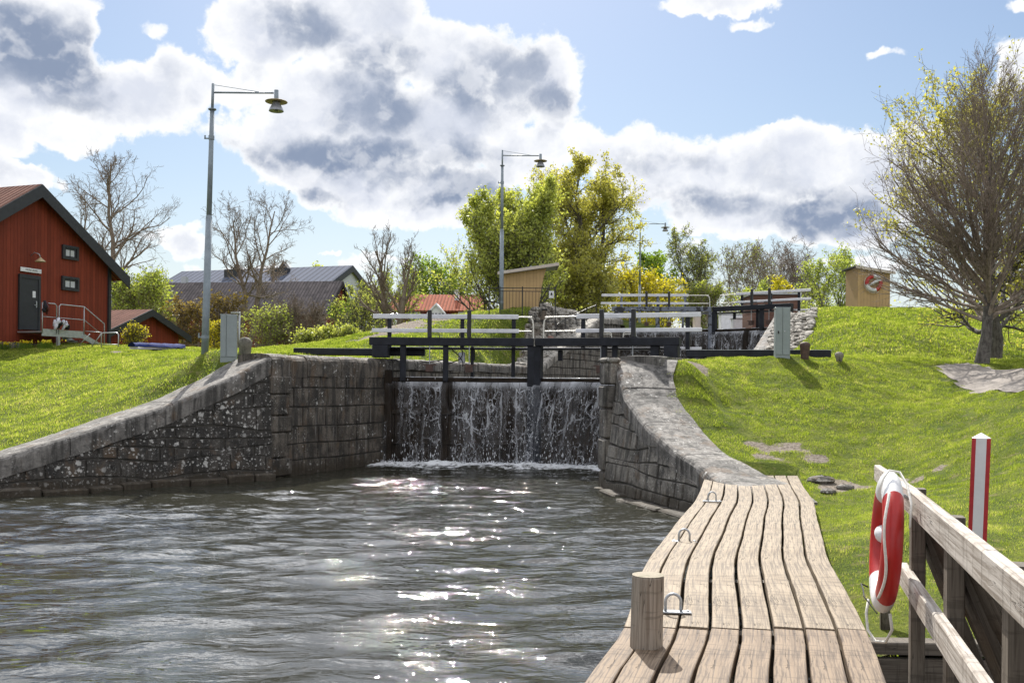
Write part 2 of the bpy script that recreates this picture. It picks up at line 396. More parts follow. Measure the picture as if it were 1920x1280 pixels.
def m_tiles(name, c1, c2, sx=4.0, sy=3.0, bd=.04, along=1):
    def fn(T, b, o):
        co = obj_co(T); s = T.sep(co)
        a = T.math('MULTIPLY', s[along], sx); wv = T.math('SINE', T.math('MULTIPLY', a, 2 * PI))
        r = T.math('FRACT', T.math('MULTIPLY', s[0 if along == 1 else 1], sy))
        cell = T.comb(T.math('FLOOR', a), T.math('FLOOR', T.math('MULTIPLY', s[0 if along == 1 else 1], sy)), 0.0)
        rn = T.new('ShaderNodeTexWhiteNoise', noise_dimensions='3D'); T.put(rn.inputs['Vector'], cell)
        n = T.noise(co, 3, 5, .6)
        f = T.math('ADD', T.math('MULTIPLY', rn.outputs[0], .5), T.math('MULTIPLY', n, .5))
        c = T.mix(f, c1, c2); c = T.mix(T.ramp(wv, -.3, -1, 0, .7), c, tuple(x * .3 for x in c1))
        T.put(b.inputs['Base Color'], c); b.inputs['Roughness'].default_value = .9; b.inputs['Specular IOR Level'].default_value = .12
        h = T.math('ADD', wv, T.math('MULTIPLY', r, .6))
        T.put(b.inputs['Normal'], T.bump(h, .8, bd))
    return mat(name, fn)
M_tile_brown = m_tiles('brown_roof_tiles', (.13, .06, .045), (.24, .12, .09))
M_tile_red = m_tiles('red_roof_tiles', (.27, .085, .05), (.40, .14, .085), 3, 2.4)
M_shingle = m_tiles('weathered_shingles', (.028, .025, .03), (.12, .105, .11), 3.3, 2.6, .008)
M_metalroof = m_tiles('seamed_sheet_roof', (.085, .10, .14), (.12, .135, .18), 1.1, .2, .01)

def _wood(name, c1, c2, crack=True, ax=0, dscale=1.0):
    """weathered timber, grain along the UV u axis (metres)"""
    def fn(T, b, o):
        uv = T.new('ShaderNodeUVMap').outputs[0]
        r = T.new('ShaderNodeNewGeometry').outputs['Random Per Island']
        u = T.vec('ADD', uv, T.comb(T.math('MULTIPLY', r, 37.0), T.math('MULTIPLY', r, 11.0), 0.0))
        g = T.noise(T.map(u, (2.0, 55, 1)), 1.0, 6, .65, dist=.6)
        big = T.noise(T.map(u, (1.5, 4, 1)), 1.0, 4, .6)
        c = T.mix(T.ramp(g, .36, .60), c1, c2)
        c = T.mix(T.ramp(r, 0, 1, 0, .4, False), c, tuple(x * .72 for x in c1))
        c = T.mix(T.ramp(big, .45, .75, 0, .45), c, (c1[0] * .75, c1[1] * .62, c1[2] * .5, 1))
        cross = T.noise(T.map(u, (26, 2.5, 1)), 1.0, 3, .6)         # saw marks across the grain
        c = T.mix(T.ramp(cross, .56, .64, 0, .38), c, tuple(x * .45 for x in c1))
        h = T.math('MULTIPLY', g, .5)
        if crack:
            ck = T.noise(T.map(u, (1.6, 15, 1)), 1.0, 4, .55, dist=1.4)
            line = T.ramp(T.math('ABSOLUTE', T.math('SUBTRACT', ck, .5)), .016, .003)
            gate = T.ramp(T.noise(T.map(u, (2.3, 9, 1), (3, 9, 0)), 1, 2), .52, .6)
            line = T.math('MULTIPLY', line, gate)
            c = T.mix(T.math('MULTIPLY', line, .95), c, (.03, .024, .018, 1)); h = T.math('SUBTRACT', h, line)
            kn = T.voro(T.map(u, (1.6, 5, 1)), 1.0); kk = T.ramp(kn, .085, .055)
            c = T.mix(T.math('MULTIPLY', kk, .5), c, (.06, .04, .03, 1))
        T.put(b.inputs['Base Color'], c); T.put(b.inputs['Roughness'], T.ramp(g, .2, .8, .58, .8))
        b.inputs['Specular IOR Level'].default_value = .35
        T.put(b.inputs['Normal'], T.bump(h, .6, .006))
    return mat(name, fn)
M_deck = _wood('weathered_deck_oak', (.115, .085, .056), (.37, .30, .215))
M_deck_near = _wood('brown_deck_oak', (.075, .048, .029), (.30, .225, .155))
M_rail = _wood('grey_fence_timber', (.24, .205, .17), (.58, .54, .49))
M_brace = _wood('dark_fence_timber', (.075, .06, .045), (.17, .145, .115))
M_postw = _wood('mooring_post_wood', (.22, .18, .14), (.40, .35, .29))
# ------------------------------------------------------------------ layout
AX = np.array([.407, .914])                 # the lock flight runs 24 degrees right of the view
HL1 = Vector((-3.53, 26.7, 0)); VX1 = Vector((.62, 26.5, 0)); HR1 = Vector((4.0, 25.25, 0))
HL2 = Vector((5.35, 47.45, 0)); VX2 = Vector((9.8, 47.1, 0)); HR2 = Vector((12.75, 44.6, 0))
LOCK1, LOCK2 = 2.93, 5.48
# front (water side) lines of the masonry: (x, y, ztop)
FL = [(-34, -4, .3), (-20, 8.4, .32), (-14, 15.1, .42), (-9.92, 18.6, .76), (-8.86, 19.5, 1.16), (-7.36, 20.9, 1.80), (-6.27, 21.8, 2.43), (-5.64, 22.4, 2.86)]
ML = [(-5.64, 22.4, 2.9), (-3.53, 26.7, 2.93)]
CLw = [(-3.53, 26.7, 2.93), (1.0, 36.9, 2.93), (4.0, 43.9, 5.3), (5.35, 47.45, 5.48)]
FR = [(3.75, 14.6, .50), (3.42, 16.4, .76), (3.28, 17.0, .93), (3.02, 17.7, 1.10), (2.66, 18.8, 1.48), (2.40, 20.0, 2.02), (2.32, 20.8, 2.50), (2.36, 21.5, 2.84)]
CRw = [(2.36, 21.5, 2.9), (4.0, 25.25, 2.93), (8.6, 35.6, 2.93), (11.5, 41.9, 5.3), (12.75, 44.6, 5.48)]
U2L = (5.35, 47.45); U2R = (12.75, 44.6)
def ext(p, t): return (p[0] + AX[0] * t, p[1] + AX[1] * t)

# terrain control points through the photograph's ground line and depths
TP = []
def tp(px, py, d): v = W(px, py, d); TP.append((v.x, v.y, v.z))
def tw(x, y, z): TP.append((x, y, z))
def off_line(L, w, dz=-.05):
    _P = np.array(L, float); _s = np.concatenate([[0], np.cumsum(np.hypot(*(_P[1:, :2] - _P[:-1, :2]).T))]); _t = np.linspace(0, _s[-1], max(len(L), int(_s[-1] / 1.6) + 2)); L = [tuple(np.interp(q, _s, _P[:, k]) for k in range(3)) for q in _t]
    for i, (x, y, z) in enumerate(L):
        a = L[max(i - 1, 0)]; b = L[min(i + 1, len(L) - 1)]
        t = np.array([b[0] - a[0], b[1] - a[1]]); t /= np.linalg.norm(t); n = np.array([-t[1], t[0]]) * (1 if w > 0 else -1)
        tw(x + n[0] * abs(w), y + n[1] * abs(w), z + dz)
off_line(FL[2:], .5, 0); off_line(FL[3:], 1.1, 0); off_line(ML, .5); off_line(CLw, .5); off_line(CLw[:2], 1.2)
for k in (FR[1:], CRw):
    for w in (.5, 1.15): off_line(k, -w)
for q in ((384, 661, 24), (430, 663, 23.6), (459, 660, 24.4), (500, 662, 26), (100, 645, 37), (0, 646, 37), (200, 646, 38), (330, 656, 34), (250, 656, 34), (0, 790, 22.5), (0, 740, 25.5), (0, 700, 29), (0, 670, 32.5),
          (200, 740, 23.6), (200, 700, 26.5), (200, 670, 30.5), (330, 690, 24.9), (330, 668, 28.5), (600, 662, 29), (560, 662, 30),
          (640, 652, 34), (690, 636, 36), (740, 610, 38.5), (800, 599, 40), (880, 590, 41), (950, 584, 40), (1010, 586, 40), (1040, 584, 43), (760, 655, 31.5), (800, 636, 33.5), (900, 650, 35), (950, 640, 37.2), (800, 616, 37), (950, 611, 38.6), (917, 587, 39.2), (937, 586, 39.2), (979, 585, 39.2), (1041, 585, 39.5), (943, 583, 41), (1009, 583, 41), (1040, 583, 41.5),
          (1240, 673, 22.9), (1300, 674, 23.2), (1466, 668, 23.8), (1508, 669, 23.8), (1573, 673, 23.4), (1400, 668, 26), (1600, 670, 26), (1600, 640, 31), (1600, 610, 36), (1600, 578, 43), (1540, 577, 43), (1530, 620, 35),
          (1750, 675, 25), (1750, 640, 31), (1750, 610, 37), (1750, 580, 43), (1900, 681, 25.3), (1900, 640, 32), (1900, 586, 43), (1840, 684, 24), (1862, 671, 27), (1700, 671, 25.5), (1760, 686, 23.4), (1920, 742, 18.2), (1920, 692, 22.5),
          (1560, 950, 14), (1700, 1000, 10.5), (1700, 1185, 8.2), (1750, 1100, 8.8), (1900, 1100, 8.8), (1600, 1000, 11.6), (1650, 925, 15.3), (1560, 935, 15.3), (1650, 896, 16.8), (1540, 893, 16.8), (1650, 862, 17.7), (1650, 815, 19), (1650, 754, 21), (1650, 704, 23),
          (1500, 885, 17.3), (1500, 815, 19), (1500, 763, 20.5), (1500, 718, 22), (1500, 682, 23.3), (1350, 765, 20.8), (1350, 708, 22.3), (1800, 900, 15.2), (1800, 810, 18), (1800, 745, 20.5), (1800, 703, 22.8), (1920, 805, 15.8), (1920, 900, 13.2), (1920, 1000, 10.8), (1826, 1150, 8)):
    tp(*q)
for px in (1340, 1450, 1540, 1620, 1700, 1780, 1860, 1940):
    v = W(px, 670, 24.3); tw(v.x, v.y, 2.96 - .10 * max(0, (px - 1560) / 300)); v = W(px, 670, 27.4); tw(v.x, v.y, 2.96 - .06 * max(0, (px - 1560) / 300))
for q in ((-40, 45, 3.3), (-20, 60, 2.9), (-7, 45, 3.2), (-8, 52, 3.0), (-3, 46, 4.6), (2, 50, 5.5), (5, 58, 5.5), (-1, 58, 4.4), (-30, 25, 2.2), (-30, 35, 3.1), (-45, 20, 2.0), (-22, 20, .9), (-25, 13, .35),
          (10, 58, 5.45), (16, 50, 5.5), (20, 46, 5.7), (20, 58, 5.6), (30, 46, 5.5), (45, 45, 5.3), (30, 32, 4.1), (45, 30, 3.7), (20, 22, 2.6), (30, 18, 2.3), (14, 13, 1.3), (20, 8, 1.0), (7, 8, .42), (9, 7.3, .5), (-30, 60, 3.0), (45, 60, 5.2), (3.4, 8, .35), (4.2, 10, .42), (4.4, 12.5, .5)):
    tw(*q)
TPa = np.array(TP); _n = len(TPa)
def _phi(r2): return .5 * r2 * np.log(r2 + 1e-9)
_d2 = ((TPa[:, None, :2] - TPa[None, :, :2]) ** 2).sum(-1)
_A = np.zeros((_n + 3, _n + 3)); _A[:_n, :_n] = _phi(_d2) + np.eye(_n) * .25; _A[:_n, _n] = 1; _A[:_n, _n + 1:] = TPa[:, :2]; _A[_n, :_n] = 1; _A[_n + 1:, :_n] = TPa[:, :2].T
_sol = np.linalg.solve(_A, np.concatenate([TPa[:, 2], [0, 0, 0]]))
_rg = np.random.RandomState(3)
def vnoise(x, y, seed=0):
    """smooth value noise 0..1"""
    xi = np.floor(x).astype(np.int64); yi = np.floor(y).astype(np.int64); fx = x - xi; fy = y - yi
    fx = fx * fx * (3 - 2 * fx); fy = fy * fy * (3 - 2 * fy)
    def h(a, b):
        n = (a * 374761393 + b * 668265263 + seed * 974634777) & 0xffffffff
        n = ((n ^ (n >> 13)) * 1274126177) & 0xffffffff
        return ((n ^ (n >> 16)) & 0xffffff) / float(0xffffff)
    return (h(xi, yi) * (1 - fx) + h(xi + 1, yi) * fx) * (1 - fy) + (h(xi, yi + 1) * (1 - fx) + h(xi + 1, yi + 1) * fx) * fy
def fbm(x, y, o=4, seed=0):
    s = 0; a = .5
    for k in range(o): s = s + a * vnoise(x * 2 ** k, y * 2 ** k, seed + k); a *= .5
    return s / (1 - .5 ** o)
BL = [(-.35, 2.0), (.10, 3.8), (.43, 5.3), (.79, 6.5), (1.12, 8.16), (1.36, 9.15), (1.72, 10.4), (2.16, 12.0), (2.67, 13.76), (3.15, 15.7), (3.55, 17.45)]
BR = [(1.32, 2.0), (1.74, 3.8), (2.12, 5.3), (2.44, 6.5), (2.83, 8.16), (3.05, 9.15), (3.40, 10.4), (3.85, 12.0), (4.36, 13.76), (4.80, 15.7), (5.22, 17.45)]
BL = np.array(BL); BR = np.array(BR)
def ground_z(x, y, fine=True):
    x = np.atleast_1d(np.asarray(x, float)); y = np.atleast_1d(np.asarray(y, float)); z = np.empty(len(x))
    for i in range(0, len(x), 20000):
        xs, ys = x[i:i + 20000], y[i:i + 20000]
        r2 = (xs[:, None] - TPa[None, :, 0]) ** 2 + (ys[:, None] - TPa[None, :, 1]) ** 2
        z[i:i + 20000] = _phi(r2) @ _sol[:_n] + _sol[_n] + xs * _sol[_n + 1] + ys * _sol[_n + 2]
    zf = 3.0 + 2.2 / (1 + np.exp(-(x - 0) / 8))
    far = np.clip((np.maximum(np.abs(x) - 32, y - 56)) / 14, 0, 1); far = far * far * (3 - 2 * far)
    z = z * (1 - far) + zf * far
    z = np.clip(z, .15, 6.2)
    if fine: z = z + (fbm(x * 1.3, y * 1.3, 3, 5) - .5) * .12 + (fbm(x * 3.2, y * 3.2, 2, 9) - .5) * .075
    # meet the masonry: flush with the back of every coping
    for L in (ML, CLw, CRw, FL, FR):
        P = np.array(L, float); bd = np.full(len(x), 1e9); bz = np.zeros(len(x))
        for i in range(len(P) - 1):
            a, b = P[i], P[i + 1]; ab = b[:2] - a[:2]; t = np.clip(((x - a[0]) * ab[0] + (y - a[1]) * ab[1]) / (ab ** 2).sum(), 0, 1)
            d = np.hypot(x - a[0] - t * ab[0], y - a[1] - t * ab[1]); m = d < bd; bd = np.where(m, d, bd); bz = np.where(m, a[2] + (b[2] - a[2]) * t, bz)
        k = np.clip((2.15 - bd) / .75, 0, 1) if L is not CLw and L is not CRw else np.clip((1.3 - bd) / .4, 0, 1); k = k * k * (3 - 2 * k); z = z * (1 - k) + (bz - .06) * k
    jp = in_poly(x, y, np.concatenate([BL, BR[::-1]])) & (y < 17.4); z = np.where(jp, np.minimum(z, DZ_ - .16), z)
    return z
DZ_ = .65
def gz(x, y): return float(ground_z([x], [y])[0])

def inset_line(L, w):
    """shift a polyline sideways by w (positive = left of travel)"""
    out = []
    for i, p in enumerate(L):
        a = L[max(i - 1, 0)]; b = L[min(i + 1, len(L) - 1)]
        t = np.array([b[0] - a[0], b[1] - a[1]]); t /= np.linalg.norm(t)
        out.append((p[0] - t[1] * w, p[1] + t[0] * w))
    return out
HOLE = inset_line(FL, .5) + inset_line(ML, .4)[1:] + inset_line(CLw, .4)[1:] + [ext(U2L, 22), ext(U2R, 22)] + inset_line(CRw, -.4)[::-1] + inset_line(FR, -.5)[::-1][1:] + [(4.0, 13.6), (3.0, 10.6), (2.55, 7.35), (12, 7.35), (30, 2), (60, -30), (-60, -30)]
def in_poly(x, y, P):
    ins = np.zeros(len(x), bool); n = len(P)
    for i in range(n):
        x1, y1 = P[i][:2]; x2, y2 = P[(i + 1) % n][:2]
        c = ((y1 > y) != (y2 > y)) & (x < (x2 - x1) * (y - y1) / (y2 - y1 + 1e-12) + x1)
        ins ^= c
    return ins
def seg_dist(x, y, P, closed=False):
    d = np.full(len(x), 1e9); n = len(P)
    for i in range(n if closed else n - 1):
        a = np.array(P[i][:2], float); b = np.array(P[(i + 1) % n][:2], float); ab = b - a; L = (ab ** 2).sum()
        t = np.clip(((x - a[0]) * ab[0] + (y - a[1]) * ab[1]) / L, 0, 1)
        d = np.minimum(d, np.hypot(x - a[0] - t * ab[0], y - a[1] - t * ab[1]))
    return d
# gravel path on the right bank
_a = W(1745, 686, 23.6); _b = W(1800, 683, 24.0); _c = W(1925, 690, 22.6)
PATH = [(_a.x, _a.y), (_b.x, _b.y + .1), (_c.x, _c.y), (18, 20.5), (30, 14), (26, 9), (13.5, 15.2), (10.2, 18.4), (9.9, 20.6)]
RUBL = [(-.1, 36.2), (.75, 36.6), (3.9, 45.4), (2.1, 45.0)]; RUBR = [(9.3, 35.4), (10.9, 35.6), (14.1, 44.4), (12.7, 45.2)]
def dirt_mask(x, y):
    n = fbm(x * 2.6, y * 3.4, 4, 21); m = np.zeros(len(x))
    for (px, py, d, rx, ry) in ((1302, 702, 22.3, .42, .30), (1290, 692, 22.6, .3, .25), (1470, 856, 18.4, .50, .22), (1520, 868, 17.9, .38, .16), (1425, 836, 18.6, .25, .16), (1455, 872, 17.9, .3, .12), (1560, 912, 16.1, .6, .35), (1640, 908, 16.1, .9, .22),
                             (740, 612, 38, 1.0, 2.2), (780, 604, 39.5, 1.2, 1.5), (700, 638, 36, .8, 1.2), (300, 657, 33, 1.2, .5)):
        v = W(px, py, d); q = np.hypot((x - v.x) / rx, (y - v.y) / ry); m = np.maximum(m, np.clip(1.6 - q, 0, 1))
    m = np.clip((m * 1.3 + (n - .5) * 3.4 - .45) * 2, 0, 1) * (m > 0)
    m = np.where(in_poly(x, y, RUBL) | in_poly(x, y, RUBR), 1.0, m)
    return m
def ground_mat(T, b, o):
    co = geo_pos(T); at = T.new('ShaderNodeAttribute', attribute_name='dirt').outputs['Fac']
    n = T.noise(co, 1.2, 5, .6); f = T.noise(co, 18, 6, .7); m = T.noise(co, 5, 4, .6)
    g = T.mix(T.ramp(n, .35, .65), (.07, .10, .012, 1), (.15, .17, .025, 1))
    g = T.mix(T.ramp(f, .35, .7, 0, .7), g, (.035, .055, .010, 1))
    g = T.mix(T.ramp(m, .55, .70, 0, .7), g, (.20, .17, .08, 1))
    d = T.mix(T.ramp(f, .3, .7), (.10, .08, .06, 1), (.30, .26, .22, 1))
    T.put(b.inputs['Base Color'], T.mix(T.ramp(T.math('ADD', at, T.math('MULTIPLY', T.math('SUBTRACT', f, .5), .5)), .35, .6), g, d))
    b.inputs['Roughness'].default_value = .95; b.inputs['Specular IOR Level'].default_value = .15
    T.put(b.inputs['Normal'], T.bump(T.math('ADD', f, T.math('MULTIPLY', m, .8)), 1.0, .04))
M_ground = mat('lawn_ground', ground_mat)
def _gravel(T, b, o):
    co = geo_pos(T); v = T.voro(co, 55); n = T.noise(co, 1.5, 5, .6); f = T.noise(co, 60, 3)
    c = T.mix(T.ramp(n, .3, .7), (.21, .185, .16, 1), (.34, .305, .27, 1)); c = T.mix(T.ramp(f, .35, .65, 0, .5), c, (.17, .15, .14, 1))
    T.put(b.inputs['Base Color'], c); b.inputs['Roughness'].default_value = .95; T.put(b.inputs['Normal'], T.bump(v, .6, .012))
M_gravel = mat('gravel', _gravel)

def grid_mesh(name, x0, x1, y0, y1, st, zf, keep, m, attrs=None, kind='structure', smooth=True, dz=0):
    xs = np.arange(x0, x1 + st * .5, st); ys = np.arange(y0, y1 + st * .5, st); nx, ny = len(xs), len(ys)
    X, Y = np.meshgrid(xs, ys); X = X.ravel(); Y = Y.ravel(); k = keep(X, Y)
    I = np.arange(nx * ny).reshape(ny, nx); Fq = np.stack([I[:-1, :-1], I[:-1, 1:], I[1:, 1:], I[1:, :-1]], -1).reshape(-1, 4)
    Fq = Fq[k[Fq].all(1)]; used = np.unique(Fq); mp = -np.ones(nx * ny, int); mp[used] = np.arange(len(used)); Fq = mp[Fq]
    X, Y = X[used], Y[used]; Z = zf(X, Y) + dz
    o = np_mesh(name, np.stack([X, Y, Z], 1), Fq, m, smooth=smooth, attrs={k2: f(X, Y) for k2, f in (attrs or {}).items()})
    if kind: o['kind'] = kind
    return o
land = lambda x, y: ~in_poly(x, y, HOLE)
grid_mesh('lawn', -24, 24, 7.2, 62, .2, ground_z, land, M_ground, {'dirt': dirt_mask})
grid_mesh('ground', -420, 420, -60, 500, 6.0, lambda x, y: ground_z(x, y, False) - .0, lambda x, y: (~in_poly(x, y, HOLE)) & ~((np.abs(x) < 21) & (y > 10) & (y < 58)), M_ground, {'dirt': lambda x, y: x * 0}, dz=-.14)
grid_mesh('gravel_path', 8, 30, 10, 26, .15, ground_z, lambda x, y: in_poly(x, y, PATH) , M_gravel, dz=.015)

# ------------------------------------------------------------------ water
def wave_z(x, y, amp=1.0, seed=11):
    r = np.random.RandomState(seed); z = np.zeros(len(x))
    for i in range(46):
        lam = .24 * (1.4 / .24) ** r.rand(); th = PI / 2 + r.randn() * .42; k = 2 * PI / lam
        a = .0036 * lam ** .88 * (.6 + .8 * r.rand())
        ph = k * (x * math.cos(th) + y * math.sin(th)) + r.rand() * 2 * PI
        z += a * (np.sin(ph) + .25 * np.cos(2 * ph))
    g = .55 + .9 * fbm(x * .35, y * .5, 3, 4)
    return z * g * amp
FALL_BASE = [(HL1.x, HL1.y - .5), (VX1.x, VX1.y - .55), (HR1.x, HR1.y - .5)]
def foam(x, y):
    d = seg_dist(x, y, FALL_BASE); n = fbm(x * 5, y * 7, 4, 31)
    return np.clip((.85 - d) / .7, 0, 1) * 1.0 + np.clip((2.6 - d) / 2.6, 0, 1) * np.clip((n - .5) * 3, 0, .5)
def _water(T, b, o):
    co = geo_pos(T)
    wv = T.vec('ADD', co, T.vec('SCALE', T.noise(co, .8, 2, .5, col=True), scale=.6))
    n1 = T.noise(T.map(wv, (.55, 1.7, 1)), 4.6, 2.6, .55, dist=.3); n2 = T.noise(T.map(co, (.7, 1.9, 1)), 13, 4, .6)
    patch = T.ramp(T.noise(co, .45, 3, .5), .35, .65, .6, 1.15)
    h = T.math('MULTIPLY', T.math('ADD', n1, T.math('MULTIPLY', n2, .12)), patch)
    nb = T.bump(h, 1.0, .033)
    b.inputs['Base Color'].default_value = (.027, .027, .019, 1); b.inputs['Roughness'].default_value = .02
    b.inputs['IOR'].default_value = 1.45; b.inputs['Specular IOR Level'].default_value = 1.0
    T.put(b.inputs['Normal'], nb)
    at = T.new('ShaderNodeAttribute', attribute_name='foam').outputs['Fac']
    fn = T.noise(co, 9, 6, .7); f = T.ramp(T.math('ADD', at, T.math('MULTIPLY', T.math('SUBTRACT', fn, .5), 2.0)), .45, 1.15)
    d = T.new('ShaderNodeBsdfDiffuse'); d.inputs['Color'].default_value = (.80, .82, .84, 1)
    ms = T.new('ShaderNodeMixShader'); T.l.new(f, ms.inputs[0]); T.l.new(b.outputs[0], ms.inputs[1]); T.l.new(d.outputs[0], ms.inputs[2]); T.l.new(ms.outputs[0], o.inputs['Surface'])
M_water = mat('canal_water', _water)
def wz(x, y):
    d = seg_dist(x, y, FALL_BASE); base = wave_z(x, y)
    return base + np.clip(1.0 - d, 0, 1.0) ** 2 * .14 * (.3 + fbm(x * 6, y * 6, 3, 8)) 
grid_mesh('canal_water', -26, 12, 3.0, 27.4, .07, wz, lambda x, y: (x < 4.9) & (x < 4.6 + (y - 22) * .4 + 20 * (y < 21)) & (x > -7.2 - (27.4 - y) * 1.5), M_water, {'foam': foam}, kind='structure')
o = MB().quad((-90, -60, -.06), (60, -60, -.06), (60, 16, -.06), (-90, 16, -.06)).build('outer_water', M_water); o['kind'] = 'structure'
def strip_water(name, pts, z):
    o = MB().quad(*[(p[0], p[1], z) for p in pts]).build(name, M_water); o['kind'] = 'structure'
strip_water('chamber_water', [(HL1.x, HL1.y + .25), (VX1.x, VX1.y + .25), (HR1.x, HR1.y + .25), (HR2.x, HR2.y), (HL2.x, HL2.y)], 2.40)
strip_water('upper_water', [(HL2.x, HL2.y + .2), (VX2.x, VX2.y + .2), (HR2.x, HR2.y + .2), ext(U2R, 22), ext(U2L, 22)], 4.97)
o = MB().box((0, 12, -2.2), (80, 60, .2)).build('canal_bed', M_mortar); o['kind'] = 'structure'

# ------------------------------------------------------------------ masonry
def resample(L, step):
    P = np.array(L, float); s = np.concatenate([[0], np.cumsum(np.hypot(*(P[1:, :2] - P[:-1, :2]).T))])
    # smooth with a few rounds of Chaikin-like averaging in arclength space
    n = max(2, int(round(s[-1] / step)) + 1); t = np.linspace(0, s[-1], n)
    return t, np.stack([np.interp(t, s, P[:, k]) for k in range(P.shape[1])], 1), s[-1]
def masonry(name, L, side, zb, course, blen, m, parent, cope_h=.42, batter=.0, seed=1, proud=.03, jitter=.25, thick=.5):
    """coursed stone face; side=+1 when land lies left of the direction of travel"""
    r = random.Random(seed); t, P, LEN = resample(L, .25); mb = MB()
    def at(s, z):
        x = np.interp(s, t, P[:, 0]); y = np.interp(s, t, P[:, 1])
        x2 = np.interp(min(s + .15, LEN), t, P[:, 0]) - np.interp(max(s - .15, 0), t, P[:, 0]); y2 = np.interp(min(s + .15, LEN), t, P[:, 1]) - np.interp(max(s - .15, 0), t, P[:, 1])
        q = math.hypot(x2, y2); n = Vector((-y2 / q * side, x2 / q * side, 0))      # towards land
        zt = np.interp(s, t, P[:, 2]); off = -batter * (zt - z)
        return Vector((x, y, z)) + n * off, n
    wz_ = lambda a, c: c + ((vnoise(np.array([a * .8 + seed]), np.array([c * 2.3]), seed)[0] - .5) * .26 if jitter >= .3 else (vnoise(np.array([a * .7]), np.array([c * 2.0]), seed)[0] - .5) * .05)
    top = lambda s: float(np.interp(s, t, P[:, 2])) - cope_h
    z = zb
    while z < P[:, 2].max() - cope_h - .02:
        h = course * r.uniform(1 - jitter, 1 + jitter); s = -r.uniform(0, blen)
        while s < LEN:
            l = blen * r.uniform(.5, 1.9 if jitter >= .3 else 1.5); s0, s1 = max(s, 0), min(s + l, LEN); s += l
            if s1 - s0 < .06: continue
            za0, za1 = min(z + h, top(s0)), min(z + h, top(s1))
            if za0 < z + .03 and za1 < z + .03: continue
            za0 = max(za0, z + .01); za1 = max(za1, z + .01)
            pr = proud * r.uniform(-.2, 1.2); g = .006; b_ = .022
            cs = [(s0 + g, z + g), (s1 - g, z + g + r.uniform(-.01, .01)), (s1 - g, za1 - g), (s0 + g, za0 - g)]
            V = []
            for (a, c) in cs: p, n = at(a, wz_(a, c)); V.append(p + n * .05)
            cx = sum(a for a, c in cs) / 4; cz = sum(c for a, c in cs) / 4
            for (a, c) in cs:
                aa = a + (b_ if a < cx else -b_) * min(1, (s1 - s0) / .2) * .8; cc = c + (b_ if c < cz else -b_) * min(1, (za0 - z) / .2) * .8
                p, n = at(aa, wz_(aa, cc)); V.append(p - n * (pr + r.uniform(-.006, .006)))
            mb.add(V, [(4, 5, 6, 7), (0, 1, 5, 4), (1, 2, 6, 5), (2, 3, 7, 6), (3, 0, 4, 7)] if side > 0 else [(7, 6, 5, 4), (4, 5, 1, 0), (5, 6, 2, 1), (6, 7, 3, 2), (7, 4, 0, 3)])
        z += h
    st = mb.build('stonework', m, parent, local=False)
    bk = MB(); n = len(t)
    V = []
    for i in range(n):
        for (zz, oo) in ((zb - .6, .02), (top(t[i]) + .1, .02), (top(t[i]) + .1, thick), (zb - .6, thick)):
            p, nn = at(t[i], zz); V.append(p + nn * oo)
    fs = []
    for i in range(n - 1):
        for k in range(4): fs.append((i * 4 + k, i * 4 + (k + 1) % 4, i * 4 + 4 + (k + 1) % 4, i * 4 + 4 + k))
    fs += [(0, 1, 2, 3), ((n - 1) * 4, (n - 1) * 4 + 3, (n - 1) * 4 + 2, (n - 1) * 4 + 1)]
    bk.add(V, fs); bk.build('mortar_core', M_mortar, parent, local=False)
    return st
def coping(L, side, width, h, m, parent, blen=1.15, seed=2, lip=.05, rnd=.12, name='coping', s0=0, s1=None):
    r = random.Random(seed); t, P, LEN = resample(L, .1); mb = MB(); s = s0; LEN2 = s1 or LEN
    wf = width if callable(width) else (lambda q: width)
    while s < LEN2 - .05:
        l = min(blen * r.uniform(.75, 1.35), LEN2 - s); l = LEN2 - s if LEN2 - s - l < .3 else l
        a, e = s + .008, s + l - .008; s += l; dz = r.uniform(-.015, .015); df = r.uniform(-.015, .015)
        k = max(3, int(l / .12) + 1); V = []; np_ = 0
        for q in np.linspace(a, e, k):
            x = np.interp(q, t, P[:, 0]); y = np.interp(q, t, P[:, 1]); zt = np.interp(q, t, P[:, 2])
            x2 = np.interp(min(q + .2, LEN), t, P[:, 0]) - np.interp(max(q - .2, 0), t, P[:, 0]); y2 = np.interp(min(q + .2, LEN), t, P[:, 1]) - np.interp(max(q - .2, 0), t, P[:, 1])
            qq = math.hypot(x2, y2); n = Vector((-y2 / qq * side, x2 / qq * side, 0)); w = wf(q)
            prof = [(-lip, -h), (-lip, -rnd)] + [(-lip + rnd - rnd * math.cos(u), -rnd + rnd * math.sin(u)) for u in (PI / 8, PI / 4, 3 * PI / 8)] + [(-lip + rnd, 0), (w * .35, .012), (w * .7, .0), (w, -.015), (w, -h)]
            nn = fbm(np.array([x * 2.3]), np.array([y * 2.3]), 3, 77)[0] - .5
            np_ = len(prof)
            for j, (o_, z_) in enumerate(prof):
                wob = (vnoise(np.array([x * 5 + j]), np.array([y * 5]), 13)[0] - .5) * .035
                V.append(Vector((x, y, zt + z_ + dz + wob * (.6 if j > 1 else 0) + nn * .03)) + n * (o_ + df + (wob if j < 6 else 0)))
        fs = []
        for i in range(k - 1):
            for j in range(np_ - 1): fs.append((i * np_ + j, i * np_ + j + 1, (i + 1) * np_ + j + 1, (i + 1) * np_ + j))
            fs.append((i * np_ + np_ - 1, i * np_, (i + 1) * np_, (i + 1) * np_ + np_ - 1))
        fs += [tuple(range(np_)), tuple(reversed([(k - 1) * np_ + j for j in range(np_)]))]
        mb.add(V, fs)
    o = mb.build(name, m, parent, local=False)
    return o
